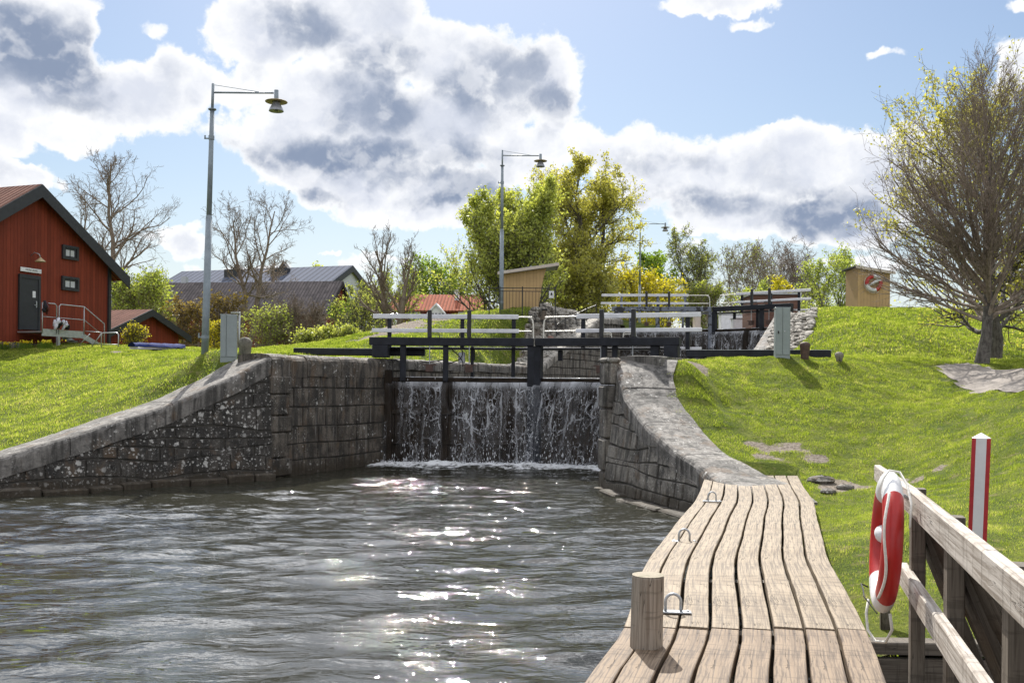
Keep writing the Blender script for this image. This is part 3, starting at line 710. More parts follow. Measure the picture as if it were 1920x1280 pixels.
def footing(L, side, m, parent, z0=-.5, z1=.12, out=.28, seed=5):
    r = random.Random(seed); t, P, LEN = resample(L, .3); mb = MB(); s = 0
    while s < LEN - .1:
        l = min(r.uniform(.6, 1.4), LEN - s); q = s + l / 2; s += l
        x = np.interp(q, t, P[:, 0]); y = np.interp(q, t, P[:, 1]); x2 = np.interp(min(q + .2, LEN), t, P[:, 0]) - np.interp(max(q - .2, 0), t, P[:, 0]); y2 = np.interp(min(q + .2, LEN), t, P[:, 1]) - np.interp(max(q - .2, 0), t, P[:, 1])
        ex = Vector((x2, y2, 0)).normalized(); n = Vector((-ex.y * side, ex.x * side, 0)); zt = z1 + r.uniform(-.05, .05)
        mb.box(Vector((x, y, (z0 + zt) / 2)) - n * (out / 2 + r.uniform(-.03, .03)), (l - .03, out + .2, zt - z0), ex, n, (0, 0, 1), .03)
    return mb.build('footing', m, parent, local=False)

w = thing('wing_wall', 'dark lichen-spotted stone wall sloping down to the left along the water', 'stone wall', (-8, 20.5, 0))
masonry('stonework', FL[1:], 1, -.3, .30, .55, M_wingL, w, cope_h=.40, batter=.06, seed=3, proud=.02, jitter=.45)
coping(FL[1:], 1, lambda q: 1.05 + .42 * max(0, min(1, (q - 14.5) / 4)), .42, M_cope, w, blen=1.9, seed=5)
footing(FL[1:], 1, M_rubble_wet if 'M_rubble_wet' in globals() else M_mouth, w)
w = thing('quay_wall', 'tall block wall with dark run-off stains left of the waterfall', 'stone wall', (-4.5, 24.5, 0))
masonry('stonework', ML, 1, -.5, .44, .62, M_mouth, w, cope_h=.5, seed=8, proud=.025, jitter=.12)
coping(ML, 1, 1.0, .52, M_mouth, w, blen=.62, seed=6, lip=.04, rnd=.2)
# corner pilaster with its own quoins
d_ = Vector((ML[1][0] - ML[0][0], ML[1][1] - ML[0][1], 0)).normalized(); n_ = Vector((-d_.y, d_.x, 0)); q_ = MB(); z = -.5; i = 0
while z < 2.35:
    h = (.52, .44, .6, .40, .5, .55)[i % 6]; l = (.62, .78, .58, .80, .66, .74)[i % 6]; z2 = min(z + h, 2.40)
    q_.box(Vector((ML[0][0], ML[0][1], (z + z2) / 2)) + d_ * (l / 2 - .05) + n_ * .12, (l, .42, z2 - z - .02), d_, n_, (0, 0, 1), .03); z = z2; i += 1
q_.build('quoin', M_mouth, w, local=False)
w = thing('chamber_wall', 'pale stone wall of the lock chamber behind the left half of the waterfall', 'stone wall', (1, 36, 0))
masonry('stonework', CLw, 1, 1.8, .30, .5, M_chamber, w, cope_h=.28, seed=9, proud=.02)
coping(CLw[:2], 1, .9, .3, M_cope, w, blen=.9, seed=7, rnd=.1); coping(CLw[1:], 1, 1.0, .3, M_rubble, w, blen=1.4, seed=7, name='ramp_coping', lip=.12)
w = thing('curved_wing_wall', 'grey rubble wall curving down beside the boardwalk under a broad coping', 'stone wall', (2.8, 18.5, 0))
masonry('stonework', FR, -1, -.3, .27, .42, M_wingR, w, cope_h=.36, batter=.12, seed=12, proud=.03, jitter=.3)
coping(FR, -1, lambda q: 1.0 + .10 * math.sin(q * 1.7) + .38 * max(0, min(1, (q - 5) / 2)), .38, M_cope, w, blen=1.25, seed=9, rnd=.13)
footing([(p[0] - .25, p[1] - .1, p[2]) for p in FR[1:]], -1, M_wingL, w, z1=.02, out=.16)
w = thing('chamber_wall', 'stone wall of the lock chamber running behind the curved wing wall', 'stone wall', (6, 30, 0))
masonry('stonework', CRw, -1, -.5, .34, .55, M_wingR, w, cope_h=.34, seed=14, proud=.02)
coping(CRw[:3], -1, 1.0, .36, M_cope, w, blen=1.0, seed=11); coping(CRw[2:], -1, .8, .34, M_cope, w, blen=1.2, seed=11, name='ramp_coping', lip=.1)
# free standing quoin pier in front of the right wing
w = thing('stone_pier', 'narrow pillar of stacked square stones right of the waterfall', 'stone pier', (2.2, 21.35, 0))
z = -.6; i = 0; q_ = MB()
for h in (.95, .72, .66, .52, .50):
    q_.box((2.17 + .012 * (-1) ** i, 21.38, z + h / 2), (.36, .6, h - .018), (1, .12, 0), (-.12, 1, 0), (0, 0, 1), .04); z += h; i += 1
q_.box((2.17, 21.38, z + .045), (.385, .63, .13), (1, .12, 0), (-.12, 1, 0), (0, 0, 1), .045)
q_.build('stonework', M_wingR, w, local=False)
# dry rubble revetments beside the upper lock
def rubble(name, label, poly3, seed, n=420, s=(.12, .34)):
    """poly3: a, b (bottom edge), c, d (top edge)"""
    r = random.Random(seed); mb = MB(); a, b, c, d = [Vector(p) for p in poly3]
    nrm = (b - a).cross(d - a).normalized()
    if nrm.z < 0: nrm = -nrm
    for i in range(n):
        u, v = r.random(), r.random(); p = a * (1 - u) * (1 - v) + b * u * (1 - v) + c * u * v + d * (1 - u) * v; p.z = gz(p.x, p.y) + .05
        sx, sy, sz = r.uniform(*s), r.uniform(*s) * .8, r.uniform(.08, .2); th = r.gauss(0, .35)
        ex = ((b - a).normalized() * math.cos(th) + (d - a).normalized() * math.sin(th)).normalized()
        e3 = (nrm + Vector((r.gauss(0, .12), r.gauss(0, .12), 0))).normalized(); ey = e3.cross(ex).normalized(); ex = ey.cross(e3)
        mb.box(p + nrm * r.uniform(-.02, .05), (sx, sy, sz), ex, ey, e3, .035)
    o = mb.build(name, M_rubble, local=False); tag(o, label, 'stone bank'); return o
rubble('rubble_bank', 'dry rubble stone bank left of the upper lock, beside the ochre shelter', [(*RUBL[0], 3), (*RUBL[1], 3), (*RUBL[2], 5.5), (*RUBL[3], 5.5)], 4, 900)
rubble('rubble_bank', 'dry rubble stone bank right of the upper lock, behind the grey cabinet', [(*RUBR[0], 3), (*RUBR[1], 3), (*RUBR[2], 5.5), (*RUBR[3], 5.5)], 5, 900)

# ------------------------------------------------------------------ planks with UVs in metres
def sweep(sections, uv_along, uvs=None):
    pass
def plank_mesh(name, pts, widthv, w, th, m, parent, local=False, bev=.008, up=None, sub=None, label=None, jit=0.0, seed=0):
    """timber swept along pts (centre line); widthv(i)->unit vector across; UV u = metres along"""
    r = random.Random(seed); P = [Vector(p) for p in pts]; V = []; U = []; s = 0; n = len(P)
    prof = [(-.5, -.5), (-.5, .5 - bev / th), (-.5 + bev / w, .5), (.5 - bev / w, .5), (.5, .5 - bev / th), (.5, -.5)]
    per = [0]; 
    for i in range(1, 6): per.append(per[-1] + math.hypot((prof[i][0] - prof[i - 1][0]) * w, (prof[i][1] - prof[i - 1][1]) * th))
    for i, p in enumerate(P):
        if i: s += (p - P[i - 1]).length
        t = (P[min(i + 1, n - 1)] - P[max(i - 1, 0)]).normalized(); wv = Vector(widthv(i) if callable(widthv) else widthv); wv = (wv - t * wv.dot(t)).normalized(); nv = wv.cross(t).normalized()
        if up is None and nv.z < 0: nv = -nv
        if up is not None and nv.dot(Vector(up)) < 0: nv = -nv
        e = jit * (r.random() - .5)
        for j, (a, b) in enumerate(prof): V.append(p + wv * a * (w + e) + nv * b * th); U.append((s, per[j]))
    fs = [(i * 6 + j, i * 6 + (j + 1) % 6, i * 6 + 6 + (j + 1) % 6, i * 6 + 6 + j) for i in range(n - 1) for j in range(6)]
    caps = [tuple(range(6)), tuple((n - 1) * 6 + j for j in (5, 4, 3, 2, 1, 0))]
    o = np_mesh(name, np.array(V), [np.array(fs), np.array(caps)], m, parent, local=local, uv=np.array(U))
    if label: o['label'] = label
    return o
# boardwalk: left and right edges in plan
def cr(Pn, t):
    """Catmull-Rom through rows of Pn at parameter = y"""
    ys = Pn[:, 1]; i = int(np.clip(np.searchsorted(ys, t) - 1, 0, len(Pn) - 2)); p = [Pn[max(i - 1, 0)], Pn[i], Pn[i + 1], Pn[min(i + 2, len(Pn) - 1)]]
    u = (t - ys[i]) / (ys[i + 1] - ys[i]); a, b, c, d = p
    return .5 * ((2 * b) + (c - a) * u + (2 * a - 5 * b + 4 * c - d) * u * u + (-a + 3 * b - 3 * c + d) * u ** 3)
DZ = .65
jet = thing('boardwalk', 'weathered plank jetty running from the foreground to the curved stone wall', 'boardwalk', (2, 9, 0))
# lanes across the width: narrow edge board then seven boards
LN = [(-.012, .075)] + [(.088 + k * .1305, .088 + k * .1305 + .1115) for k in range(7)]
def lane_pts(f, y0, y1, n, dz=0.0, wav=0.0, ph=0.0):
    out = []; ws = []
    for y in np.linspace(y0, y1, n):
        a, b = cr(BL, y), cr(BR, y); p = a + (b - a) * f
        out.append((p[0], p[1], DZ - .035 + dz + wav * math.sin(y * 1.9 + ph) + .012 * math.sin(y * .8))); d = b - a; ws.append(Vector((d[0], d[1], 0)).normalized())
    return out, ws
for li, (f0, f1) in enumerate(LN):
    rr = random.Random(li)
    for (ya, yb, mm, n) in ((2.0, 6.52, M_deck_near, 16), (6.55, 17.45, M_deck, 40)):
        if li == 0 and yb < 7: ff0, ff1 = f0 - .0, f1
        else: ff0, ff1 = f0, f1
        pts, ws = lane_pts((ff0 + ff1) / 2, ya + rr.uniform(0, .03), yb - rr.uniform(0, .01), n, dz=rr.uniform(-.006, .006), wav=.003, ph=li)
        plank_mesh('plank', pts, lambda i, ws=ws: ws[i], (ff1 - ff0) * 1.69, .07, mm, jet, jit=.012, seed=li, bev=.005)
# bearers and piles
for y in (2.6, 4.4, 6.35, 6.7, 8.4, 10.2, 12.0, 13.8, 15.6, 17.2):
    a, b = cr(BL, y), cr(BR, y); pa, pb = Vector((a[0], a[1], DZ - .17)), Vector((b[0], b[1], DZ - .17)); MB().bar(pa + (pb - pa) * .01, pb - (pb - pa) * .01, .12, .18).build('bearer', M_brace, jet, local=False)
for y in (3.4, 6.4, 9.6, 12.8, 16.0):
    for f in (.08, .9):
        a, b = cr(BL, y), cr(BR, y); p = a + (b - a) * f; MB().tube([(p[0], p[1], -1.5), (p[0], p[1], DZ - .27)], .11, 12).build('pile', M_brace, jet, local=False)
# quay edge beam under the right side so the lawn meets the jetty
rv = thing('timber_revetment', 'low dark timber edging holding back the grass behind the lifebuoy railing', 'retaining edge', (5, 7.3, 0))
plank_mesh('cap_board', [(2.62, 7.28, .33), (4.6, 7.2, .33), (9, 7.15, .38)], (0, 1, 0), .16, .09, M_brace, rv)
plank_mesh('side_board', [(2.62, 7.24, .12), (4.6, 7.16, .12), (9, 7.10, .12)], (0, 0, 1), .26, .06, M_brace, rv, up=(0, -1, 0))
plank_mesh('side_board', [(2.62, 7.26, -.16), (4.6, 7.18, -.16), (9, 7.12, -.16)], (0, 0, 1), .24, .06, M_brace, rv, up=(0, -1, 0))
sp_ = MB()
_l = [(2.57, 7.35), (3.02, 10.6), (4.02, 13.6), (4.5, 15.3), (4.9, 16.6)]
for a, b in zip(_l[:-1], _l[1:]): sp_.bar((a[0], a[1], .02), (b[0], b[1], .02), .08, .75)
o = sp_.build('side_wall', M_brace, rv, local=False)
# ------------------------------------------------------------------ falling water
def _cascade(T, b, o):
    uv = T.new('ShaderNodeUVMap').outputs[0]; u, v, _ = T.sep(uv)
    dens = T.new('ShaderNodeAttribute', attribute_name='dens').outputs['Fac']
    vv = T.ramp(v, 0, 2.6, 0, 1, False)
    wob = T.vec('SCALE', T.vec('SUBTRACT', T.noise(T.map(uv, (1, .6, 1)), 5, 3, .6, col=True), (.5, .5, .5)), scale=.22)
    q = T.vec('ADD', uv, wob)
    e1 = T.voro(T.map(q, (5.5, 2.3, 1)), 1.0, 'DISTANCE_TO_EDGE'); e2 = T.voro(T.map(q, (12, 4.6, 1), (3, 1, 0)), 1.0, 'DISTANCE_TO_EDGE')
    st = T.noise(T.map(q, (11, .5, 1)), 1.0, 4, .6); st2 = T.noise(T.map(q, (30, 2.2, 1), (5, 0, 0)), 1.0, 4, .65)
    cl = T.noise(T.map(uv, (1.4, .5, 1)), 1.6, 3, .5)
    wd = T.math('ADD', T.math('MULTIPLY', T.math('SUBTRACT', 1.0, vv), .06), .028)
    netm = T.ramp(T.noise(T.map(uv, (3.5, 2.2, 1), (9, 2, 0)), 1.0, 3, .6), .35, .62, .25, .95); net = T.math('MULTIPLY', T.ramp(e1, wd, 0.0, 0, 1), netm); net2 = T.math('MULTIPLY', T.ramp(e2, wd, 0.0, 0, .7), netm)
    streak = T.ramp(st, .50, .68, 0, .85); s2 = T.math('MULTIPLY', T.ramp(st2, .58, .70, 0, .5), T.ramp(v, 1.6, .2, .25, 1))
    a = T.math('MAXIMUM', T.math('MAXIMUM', net, net2), T.math('MAXIMUM', streak, s2))
    breakup = T.noise(T.map(q, (22, 14, 1)), 1.0, 3, .6)
    a = T.math('MULTIPLY', a, T.ramp(breakup, .28, .5, .62, 1))
    lanes = T.ramp(T.noise(T.map(uv, (2.6, .22, 1), (1.7, 0, 0)), 1.0, 3, .55), .34, .52, .50, 1.0)
    top = T.ramp(v, .42, .04, 0, 1.15); a = T.math('MAXIMUM', a, T.math('MULTIPLY', top, T.ramp(st2, .30, .46)))
    dd = T.math('MULTIPLY', dens, T.ramp(cl, .3, .6, .45, 1.0))
    a = T.math('MAXIMUM', a, T.ramp(T.noise(T.map(q, (2.2, .5, 1)), 1.0, 3, .5), .42, .66, .0, .16))
    a = T.math('MULTIPLY', T.math('MULTIPLY', T.math('MULTIPLY', a, dd), T.math('MAXIMUM', lanes, T.ramp(v, .5, .1))), T.ramp(vv, 0, 1, 1.0, .72, False), clamp=True)
    b.inputs['Base Color'].default_value = (.90, .93, .98, 1); b.inputs['Roughness'].default_value = .2
    b.inputs['Specular IOR Level'].default_value = .8
    tl = T.new('ShaderNodeBsdfTranslucent'); tl.inputs['Color'].default_value = (.8, .86, .95, 1)
    mx = T.new('ShaderNodeMixShader'); mx.inputs[0].default_value = .35; T.l.new(b.outputs[0], mx.inputs[1]); T.l.new(tl.outputs[0], mx.inputs[2])
    tr = T.new('ShaderNodeBsdfTransparent'); ms = T.new('ShaderNodeMixShader'); T.l.new(a, ms.inputs[0]); T.l.new(tr.outputs[0], ms.inputs[1]); T.l.new(mx.outputs[0], ms.inputs[2]); T.l.new(ms.outputs[0], o.inputs['Surface'])
    T.put(b.inputs['Normal'], T.bump(T.math('ADD', st2, e1), .6, .03))
M_cascade = mat('falling_water', _cascade)
M_foam = simple('white_foam', (.78, .80, .83), .5, var=.08)
def cascade(name, label, H, V, z0, z1, dens_fn, off=.12, throw=.30, seed=1, slant=0.0, group=None):
    H, V = Vector(H), Vector(V); L = (V - H).length; ex = (V - H).normalized(); n = Vector((ex.y, -ex.x, 0))
    if n.y > 0: n = -n
    nu, nv = int(L / .05), 46; us = np.linspace(0.02, L - .02, nu); vs = np.linspace(0, 1, nv); U, Vv = np.meshgrid(us, vs); U = U.ravel(); Vv = Vv.ravel()
    Vt = Vv ** 1.15; dz = (z0 - z1) * Vt
    o_ = off * .3 + throw * np.sqrt(Vt + .01) + (fbm(U * 3, dz * 1.2, 3, seed) - .5) * .16 * np.minimum(1, Vt * 4)
    back = np.clip(.12 - Vt, 0, .12) / .12; o_ = o_ - back * .20
    X = H.x + ex.x * (U - slant * dz) + n.x * o_; Y = H.y + ex.y * (U - slant * dz) + n.y * o_; Z = z0 - dz + .03 * (1 - back) * 0 - (1 - back) * .01
    I = np.arange(nu * nv).reshape(nv, nu); Fq = np.stack([I[:-1, :-1], I[:-1, 1:], I[1:, 1:], I[1:, :-1]], -1).reshape(-1, 4)
    o = np_mesh(name, np.stack([X, Y, Z], 1), Fq, M_cascade, smooth=True, uv=np.stack([U, dz], 1), attrs={'dens': dens_fn(U / L, dz / (z0 - z1))})
    tag(o, label, 'waterfall', group, 'stuff')
    # loose drops and rope-like strands in front of the sheet
    r = np.random.RandomState(seed); nd = 520; u = r.rand(nd) * L; t = r.rand(nd) ** .6; dn = dens_fn(u / L, t); k = r.rand(nd) < dn * .9; u, t = u[k], t[k]; nd = len(u)
    dz = (z0 - z1) * t; oo = throw * np.sqrt(t) + .03 + r.rand(nd) * (.08 + .25 * t); s = r.uniform(.004, .012, nd) * (1 + (t > .9) * .6); el = r.uniform(1.5, 5, nd)
    c = np.stack([H.x + ex.x * (u - slant * dz) + n.x * oo, H.y + ex.y * (u - slant * dz) + n.y * oo, z0 - dz + (t > .88) * r.rand(nd) * .18], 1)
    D6 = np.array([[1, 0, 0], [0, 1, 0], [-1, 0, 0], [0, -1, 0], [0, 0, 1], [0, 0, -1]], float)
    V6 = c[:, None, :] + D6[None] * np.stack([s, s, s * el], 1)[:, None, :]
    F8 = np.array([[0, 1, 4], [1, 2, 4], [2, 3, 4], [3, 0, 4], [1, 0, 5], [2, 1, 5], [3, 2, 5], [0, 3, 5]]); Fa = (F8[None] + (np.arange(nd) * 6)[:, None, None]).reshape(-1, 3)
    ns = 0; SV = []; SF = []
    np_mesh('drops', V6.reshape(-1, 3), Fa, M_foam, o, smooth=True)['kind'] = 'stuff'
    mb = MB()
    for i in range(ns):
        uu = r.rand() * L
        if r.rand() > dens_fn(np.array([uu / L]), np.array([.5]))[0]: continue
        t0 = r.rand() * .3; t1 = min(1, t0 + r.uniform(.3, .9)); pts = []; ph = r.rand() * 6; m_ = 14; rs = []
        for q in np.linspace(t0, t1, m_):
            d_ = (z0 - z1) * q; w_ = .03 * math.sin(q * 17 + ph) + .015 * math.sin(q * 41 + ph * 2) + .02 * r.randn() * .5; oq = throw * math.sqrt(q) + .05 + .03 * math.sin(q * 9 + ph)
            pts.append(H + ex * (uu + w_ - slant * d_) + n * oq + Vector((0, 0, z0 - d_))); rs.append(.004 + .011 * r.rand())
        mb.tube(pts, rs, 5, caps=False)
    if mb.v: mb.build('strands', M_foam, o, smooth=True)['kind'] = 'stuff'
    return o
def dens1(u, t): 
    d = np.where(u < .10, .06 + .5 * (u < .025) * (t > .45), np.where(u < .17, .45, np.where(u < .38, .80, np.where(u < .46, .14, 1.0))))
    return np.clip(d + (fbm(u * 20, t * 2, 2, 5) - .5) * .4, 0.05, 1.0)
def dens2(u, t): return np.clip(.85 + (fbm(u * 18, t * 2, 2, 15) - .5) * .8 - .35 * t * (u < .35), .05, 1)
z3 = lambda v, z=0: (v.x, v.y, z)
cascade('waterfall', 'white water pouring over the left leaf of the near lock gate', z3(HL1), z3(VX1), 2.43, .02, dens1, seed=3)
cascade('waterfall', 'white water slanting down over the right leaf of the near lock gate', z3(HR1), z3(VX1), 2.43, .02, dens2, seed=5, throw=.45, slant=-.10)
cascade('waterfall', 'small fall over the left leaf of the upper lock gate', z3(HL2), z3(VX2), 5.0, 2.42, lambda u, t: np.clip(.55 + (fbm(u * 18, t * 2, 2, 5) - .5), .1, 1), seed=7)
cascade('waterfall', 'small fall over the right leaf of the upper lock gate', z3(HR2), z3(VX2), 5.0, 2.42, lambda u, t: np.clip(.85 + (fbm(u * 18, t * 2, 2, 25) - .5) - .9 * (np.abs(u - .52) < .035), .05, 1), seed=9)
# churned foam along the foot of the near gate
def foam_line():
    r = np.random.RandomState(4); n = 2600; seg = r.rand(n); P = [Vector((*p, 0)) for p in FALL_BASE]; L1 = (P[1] - P[0]).length; L2 = (P[2] - P[1]).length; s = seg * (L1 + L2)
    c = np.array([list((P[0] + (P[1] - P[0]) * (q / L1)) if q < L1 else (P[1] + (P[2] - P[1]) * ((q - L1) / L2))) for q in s])
    c[:, 1] += r.randn(n) * .13 + .02; c[:, 0] += r.randn(n) * .1; c[:, 2] = np.abs(r.randn(n)) * .075 + .02; sz = r.uniform(.006, .028, n) * (1.15 - np.clip(c[:, 2] * 4, 0, .8))
    D6 = np.array([[1, 0, 0], [0, 1, 0], [-1, 0, 0], [0, -1, 0], [0, 0, 1], [0, 0, -1]], float)
    V = (c[:, None, :] + D6[None] * sz[:, None, None] * r.uniform(.6, 1.4, (n, 6, 1))).reshape(-1, 3); F8 = np.array([[0, 1, 4], [1, 2, 4], [2, 3, 4], [3, 0, 4], [1, 0, 5], [2, 1, 5], [3, 2, 5], [0, 3, 5]])
    o = np_mesh('foam', V, (F8[None] + (np.arange(n) * 6)[:, None, None]).reshape(-1, 3), M_foam, smooth=True); tag(o, 'churned white foam along the foot of the near waterfall', 'foam', kind='stuff')
foam_line()

# ------------------------------------------------------------------ lock gates
def gate_leaf(label, H, V, dz, zbot, spec, timber):
    H, V = Vector(z3(H)), Vector(z3(V)); L = (V - H).length; ex = (V - H).normalized(); n = Vector((ex.y, -ex.x, 0)); n = n if n.y < 0 else -n   # n: towards the viewer
    R = thing('lock_gate', label, 'lock gate', H + Vector((0, 0, zbot)))
    P = lambda u, q, z: H + ex * u + n * q + Vector((0, 0, z + dz))
    def bx(u0, u1, q0, q1, z0, z1, bev=.012, mb=None):
        mb = mb or MB(); return mb.box(P((u0 + u1) / 2, (q0 + q1) / 2, (z0 + z1) / 2), (abs(u1 - u0), abs(q1 - q0), z1 - z0), ex, n, (0, 0, 1), bev)
    B = lambda nm, m, *a: bx(*a).build(nm, m, R, local=False)
    us, ue = spec['beam']; B('top_beam', timber, us, ue, -.16, .16, 3.29, 3.51)
    # planked panel
    mb = MB(); u = 0.02
    zb = zbot - dz
    while u < L - .02: bx(u, min(u + .24, L - .02), -.10, -.02 - .006 * random.random(), zb, 2.30, .01, mb); u += .25
    bx(.01, L - .01, -.15, -.105, zb, 2.29, 0, mb)
    mb.build('gate_planks', M_gate_wet, R, local=False)
    for zz in (2.36, 1.45, .62): 
        if zz - .1 > zb: B('cross_timber', M_gate_wet, 0, L, -.20, .02, zz - .07, zz + .05)
    B('meeting_post', timber, L - .20, L + .005, -.16, .12, zb, 3.288)
    B('hinge_post', M_gate_wet, -.02, .2, -.2, .06, zb, 2.6)
    for (u0, u1, q) in spec['posts']: B('post', timber, u0, u1, q - .07, q + .09, 2.3, 3.288)
    u0, u1 = spec['block']; B('beam_block', timber, u0, u1, -.2, .18, 2.95, 3.288)
    # paddle gear: rack posts, rods, boxes
    for u in spec['racks']:
        B('rack_post', M_black_metal, u - .055, u + .055, .0, .12, 3.512, 4.27)
        MB().tube([P(u + .01, .08, 2.72), P(u + .01, .08, 3.288)], .014, 8).build('lifting_rod', M_galv, R, local=False)
        g = bx(u - .09, u + .11, .0, .18, 2.56, 2.74); bx(u - .16, u + .2, .02, .14, 2.74, 2.77, .005, g); g.build('paddle_box', M_rust, R, local=False)
        g = MB()
        for k in range(2):
            s = 1 if u < spec['racks'][-1] + .01 and u == min(spec['racks']) else -1
            g.tube([P(u, .06, 3.60 + .05 * k), P(u + s * .22, .06, 3.60 + .05 * k), P(u + s * .27, .06, 3.57 + .05 * k), P(u + s * .28, .06, 3.515)], .011, 6)
        g.build('hose', M_whitepipe if spec.get('pale_hose') else M_black_metal, R, local=False)
    # railing and its deck behind the beam
    q = -.62
    r0, r1 = spec['rails']
    for (z0, z1, e) in ((4.07, 4.20, 0), (3.68, 3.79, .03)):
        B('rail_board', M_white, r0 - e, r1 + e * .5, q + .045, q + .09, z0, z1)
    for u in spec['railposts']: B('rail_post', timber, u - .055, u + .055, q - .06, q + .042, 3.2, 4.15)
    for (z, e) in ((4.135, 0), (3.735, .0)):
        MB().tube([P(r1, q + .03, z), P(L - .10, q + .03, z)], .018, 8).build('rail_pipe', M_whitepipe, R, local=False)
    MB().tube([P(L - .25, q + .03, 4.135), P(L - .14, q + .03, 4.11), P(L - .08, q + .03, 4.04), P(L - .06, q + .03, 3.9), P(L - .05, q + .03, 3.3)], .02, 8).build('end_hoop', M_whitepipe, R, local=False)
    B('deck_board', M_white, r0 if r0 < us else us + .2, L, q - .10, q - .05, 3.20, 3.275)
    B('deck_plank', timber, us + .1, L, q - .05, -.17, 3.20, 3.25)
    if spec.get('strut'): 
        for u in spec['strut']:
            g = bx(u - .06, u + .06, -.5, -.38, 2.9, 3.19); g.build('deck_bracket', timber, R, local=False)
    if spec.get('cable'):
        g = MB()
        for (a, b_, s) in (((1.78, 3.25), (2.15, 2.72), .15), ((1.75, 2.95), (.95, 2.86), -.02), ((2.1, 3.27), (1.72, 2.78), .2)):
            pts = []
            for t in np.linspace(0, 1, 10): pts.append(P(a[0] + (b_[0] - a[0]) * t + s * math.sin(t * PI), -.05, a[1] + (b_[1] - a[1]) * t - .06 * math.sin(t * PI)))
            g.tube(pts, .016, 6)
        g.build('cable', M_black_metal, R, local=False)
        B('junction_box', M_galv, 2.02, 2.20, -.3, -.15, 2.82, 3.12)
    return R
gate_leaf('left leaf of the near lock gate, black beam under white rails', HL1, VX1, 0, -.8, dict(beam=(-.43, 4.13), posts=[(.42, .58, .0), (1.62, 1.76, .0), (2.36, 2.44, -.3), (3.5, 3.6, -.3)], block=(-.34, .10), racks=[1.24, 2.34], rails=(-.46, 3.68), railposts=[0.0, 2.08, 3.54], cable=1, strut=[2.4]), M_timber_black)
gate_leaf('right leaf of the near lock gate, black beam ending over the grass', HR1, VX1, 0, -.8, dict(beam=(-.42, 3.55), posts=[(.12, .36, .0), (1.28, 1.42, -.1), (1.55, 1.68, .02)], block=(-.38, -.02), racks=[.82, 1.69], rails=(-.86, 2.58), railposts=[-.5, 2.4], pale_hose=1, strut=[3.0]), M_timber_black)
gate_leaf('left leaf of the upper lock gate, with peeling grey beam', HL2, VX2, 2.55, 1.4, dict(beam=(-.45, 4.40), posts=[(.4, .6, .0), (1.7, 1.9, .0), (3.0, 3.1, -.2)], block=(-.30, .14), racks=[1.25, 2.35], rails=(-.95, 3.35), railposts=[.05, 1.85, 3.2], strut=[2.4, 3.3]), M_timber_peel)
gate_leaf('right leaf of the upper lock gate, beside the pale stone ramp', HR2, VX2, 2.55, 1.4, dict(beam=(-.25, 3.80), posts=[(1.15, 1.33, .02), (1.5, 1.62, -.2)], block=(-.22, .14), racks=[.85, 1.75], rails=(-.9, 2.9), railposts=[-.3, 1.1, 2.6], strut=[2.9]), M_timber_black)
def balance_beam(label, a, b, w=.28, h=.19, m=None):
    a, b = Vector(a), Vector(b); R = thing('balance_beam', label, 'balance beam', (a + b) / 2)
    MB().bar(a, b, w, h, bev=.02).build('beam', m or M_timber_black, R, local=False)
    ex = (b - a).normalized(); MB().bar(a - ex * .003 + Vector((0, 0, h / 2 + .008)), b + Vector((0, 0, h / 2 + .008)), w * 1.04, .012).build('cap_strip', M_galv, R, local=False)
    return R
e1 = (VX1 - HL1).normalized(); e2 = (HR1 - VX1).normalized()
balance_beam('long dark balance beam resting low over the left quay', Vector(z3(HL1, 3.11)) - e1 * 2.7 + Vector((0, .62, 0)), Vector(z3(HL1, 3.11)) + e1 * 1.05 + Vector((0, .62, 0)))
balance_beam('long dark balance beam lying behind the cabinet and iron bollard on the right', Vector(z3(HR1, 3.07)) + e2 * .45 + Vector((.1, -.1, 0)), W(1557, 664, 24.4))

# ------------------------------------------------------------------ street lamps
def lamp(label, base, lean=(0, 0), group='tall lamp posts along the canal', H=6.75, arm=1.52):
    R = thing('lamp_post', label, 'street lamp', base, group=group)
    lx, ly = lean; P = lambda x, z: Vector((x + lx * z, ly * z, z))
    MB().tube([P(0, -.5), P(0, 1.2), P(0, 3.38)], [.092, .088, .080], 20).tube([P(0, 3.38), P(0, 3.40), P(0, 3.46)], [.080, .078, .066], 20, caps=False).tube([P(0, 3.44), P(0, 6.1)], [.066, .055], 18).tube([P(0, 6.1), P(0, H)], [.035, .035], 14).build('pole', M_pole, R, smooth=True)
    MB().lathe([(.09, -.01), (.10, 0), (.10, .02), (.03, .03)], P(0, 6.1), 20).build('collar', M_pole, R)
    MB().tube([P(.0, H - .22), P(arm, H - .22 + .0)], .024, 10).build('arm', M_pole, R, smooth=True)
    MB().tube([P(.02, H - .03), P(arm * .82, H - .21)], .007, 6).build('stay_wire', M_pole, R)
    MB().tube([P(0, 5.35), P(0, 5.45)], .072, 16).bar(P(-.07, 5.38), P(-.17, 5.38), .03, .03).bar(P(-.16, 5.365), P(-.16, 5.46), .03, .03, up=(1, 0, 0)).build('bracket', M_pole, R)
    MB().bar(P(.0, .42), P(-.17, .42), .03, .03).bar(P(-.16, .40), P(-.16, .52), .035, .035, up=(1, 0, 0)).tube([P(0, .38), P(0, .46)], .096, 18).build('bracket', M_pole, R)
    c = P(arm + .07, H - .22)
    hd = MB().lathe([(.055, -.20), (.055, .07), (.0, .07)], c, 16, caps=False).build('lamp_holder', M_pole, R, smooth=True)
    MB().lathe([(.045, -.185), (.272, -.212), (.277, -.222), (.272, -.228), (.10, -.215)], c, 32, caps=False).build('lamp_disc', M_disc, hd, smooth=True)
    MB().lathe([(.085, -.225), (.10, -.27), (.125, -.32), (.155, -.37), (.178, -.43), (.184, -.455), (.175, -.46), (.05, -.43)], c, 28, caps=False).build('lamp_shade', M_shade, hd, smooth=True)
    return R
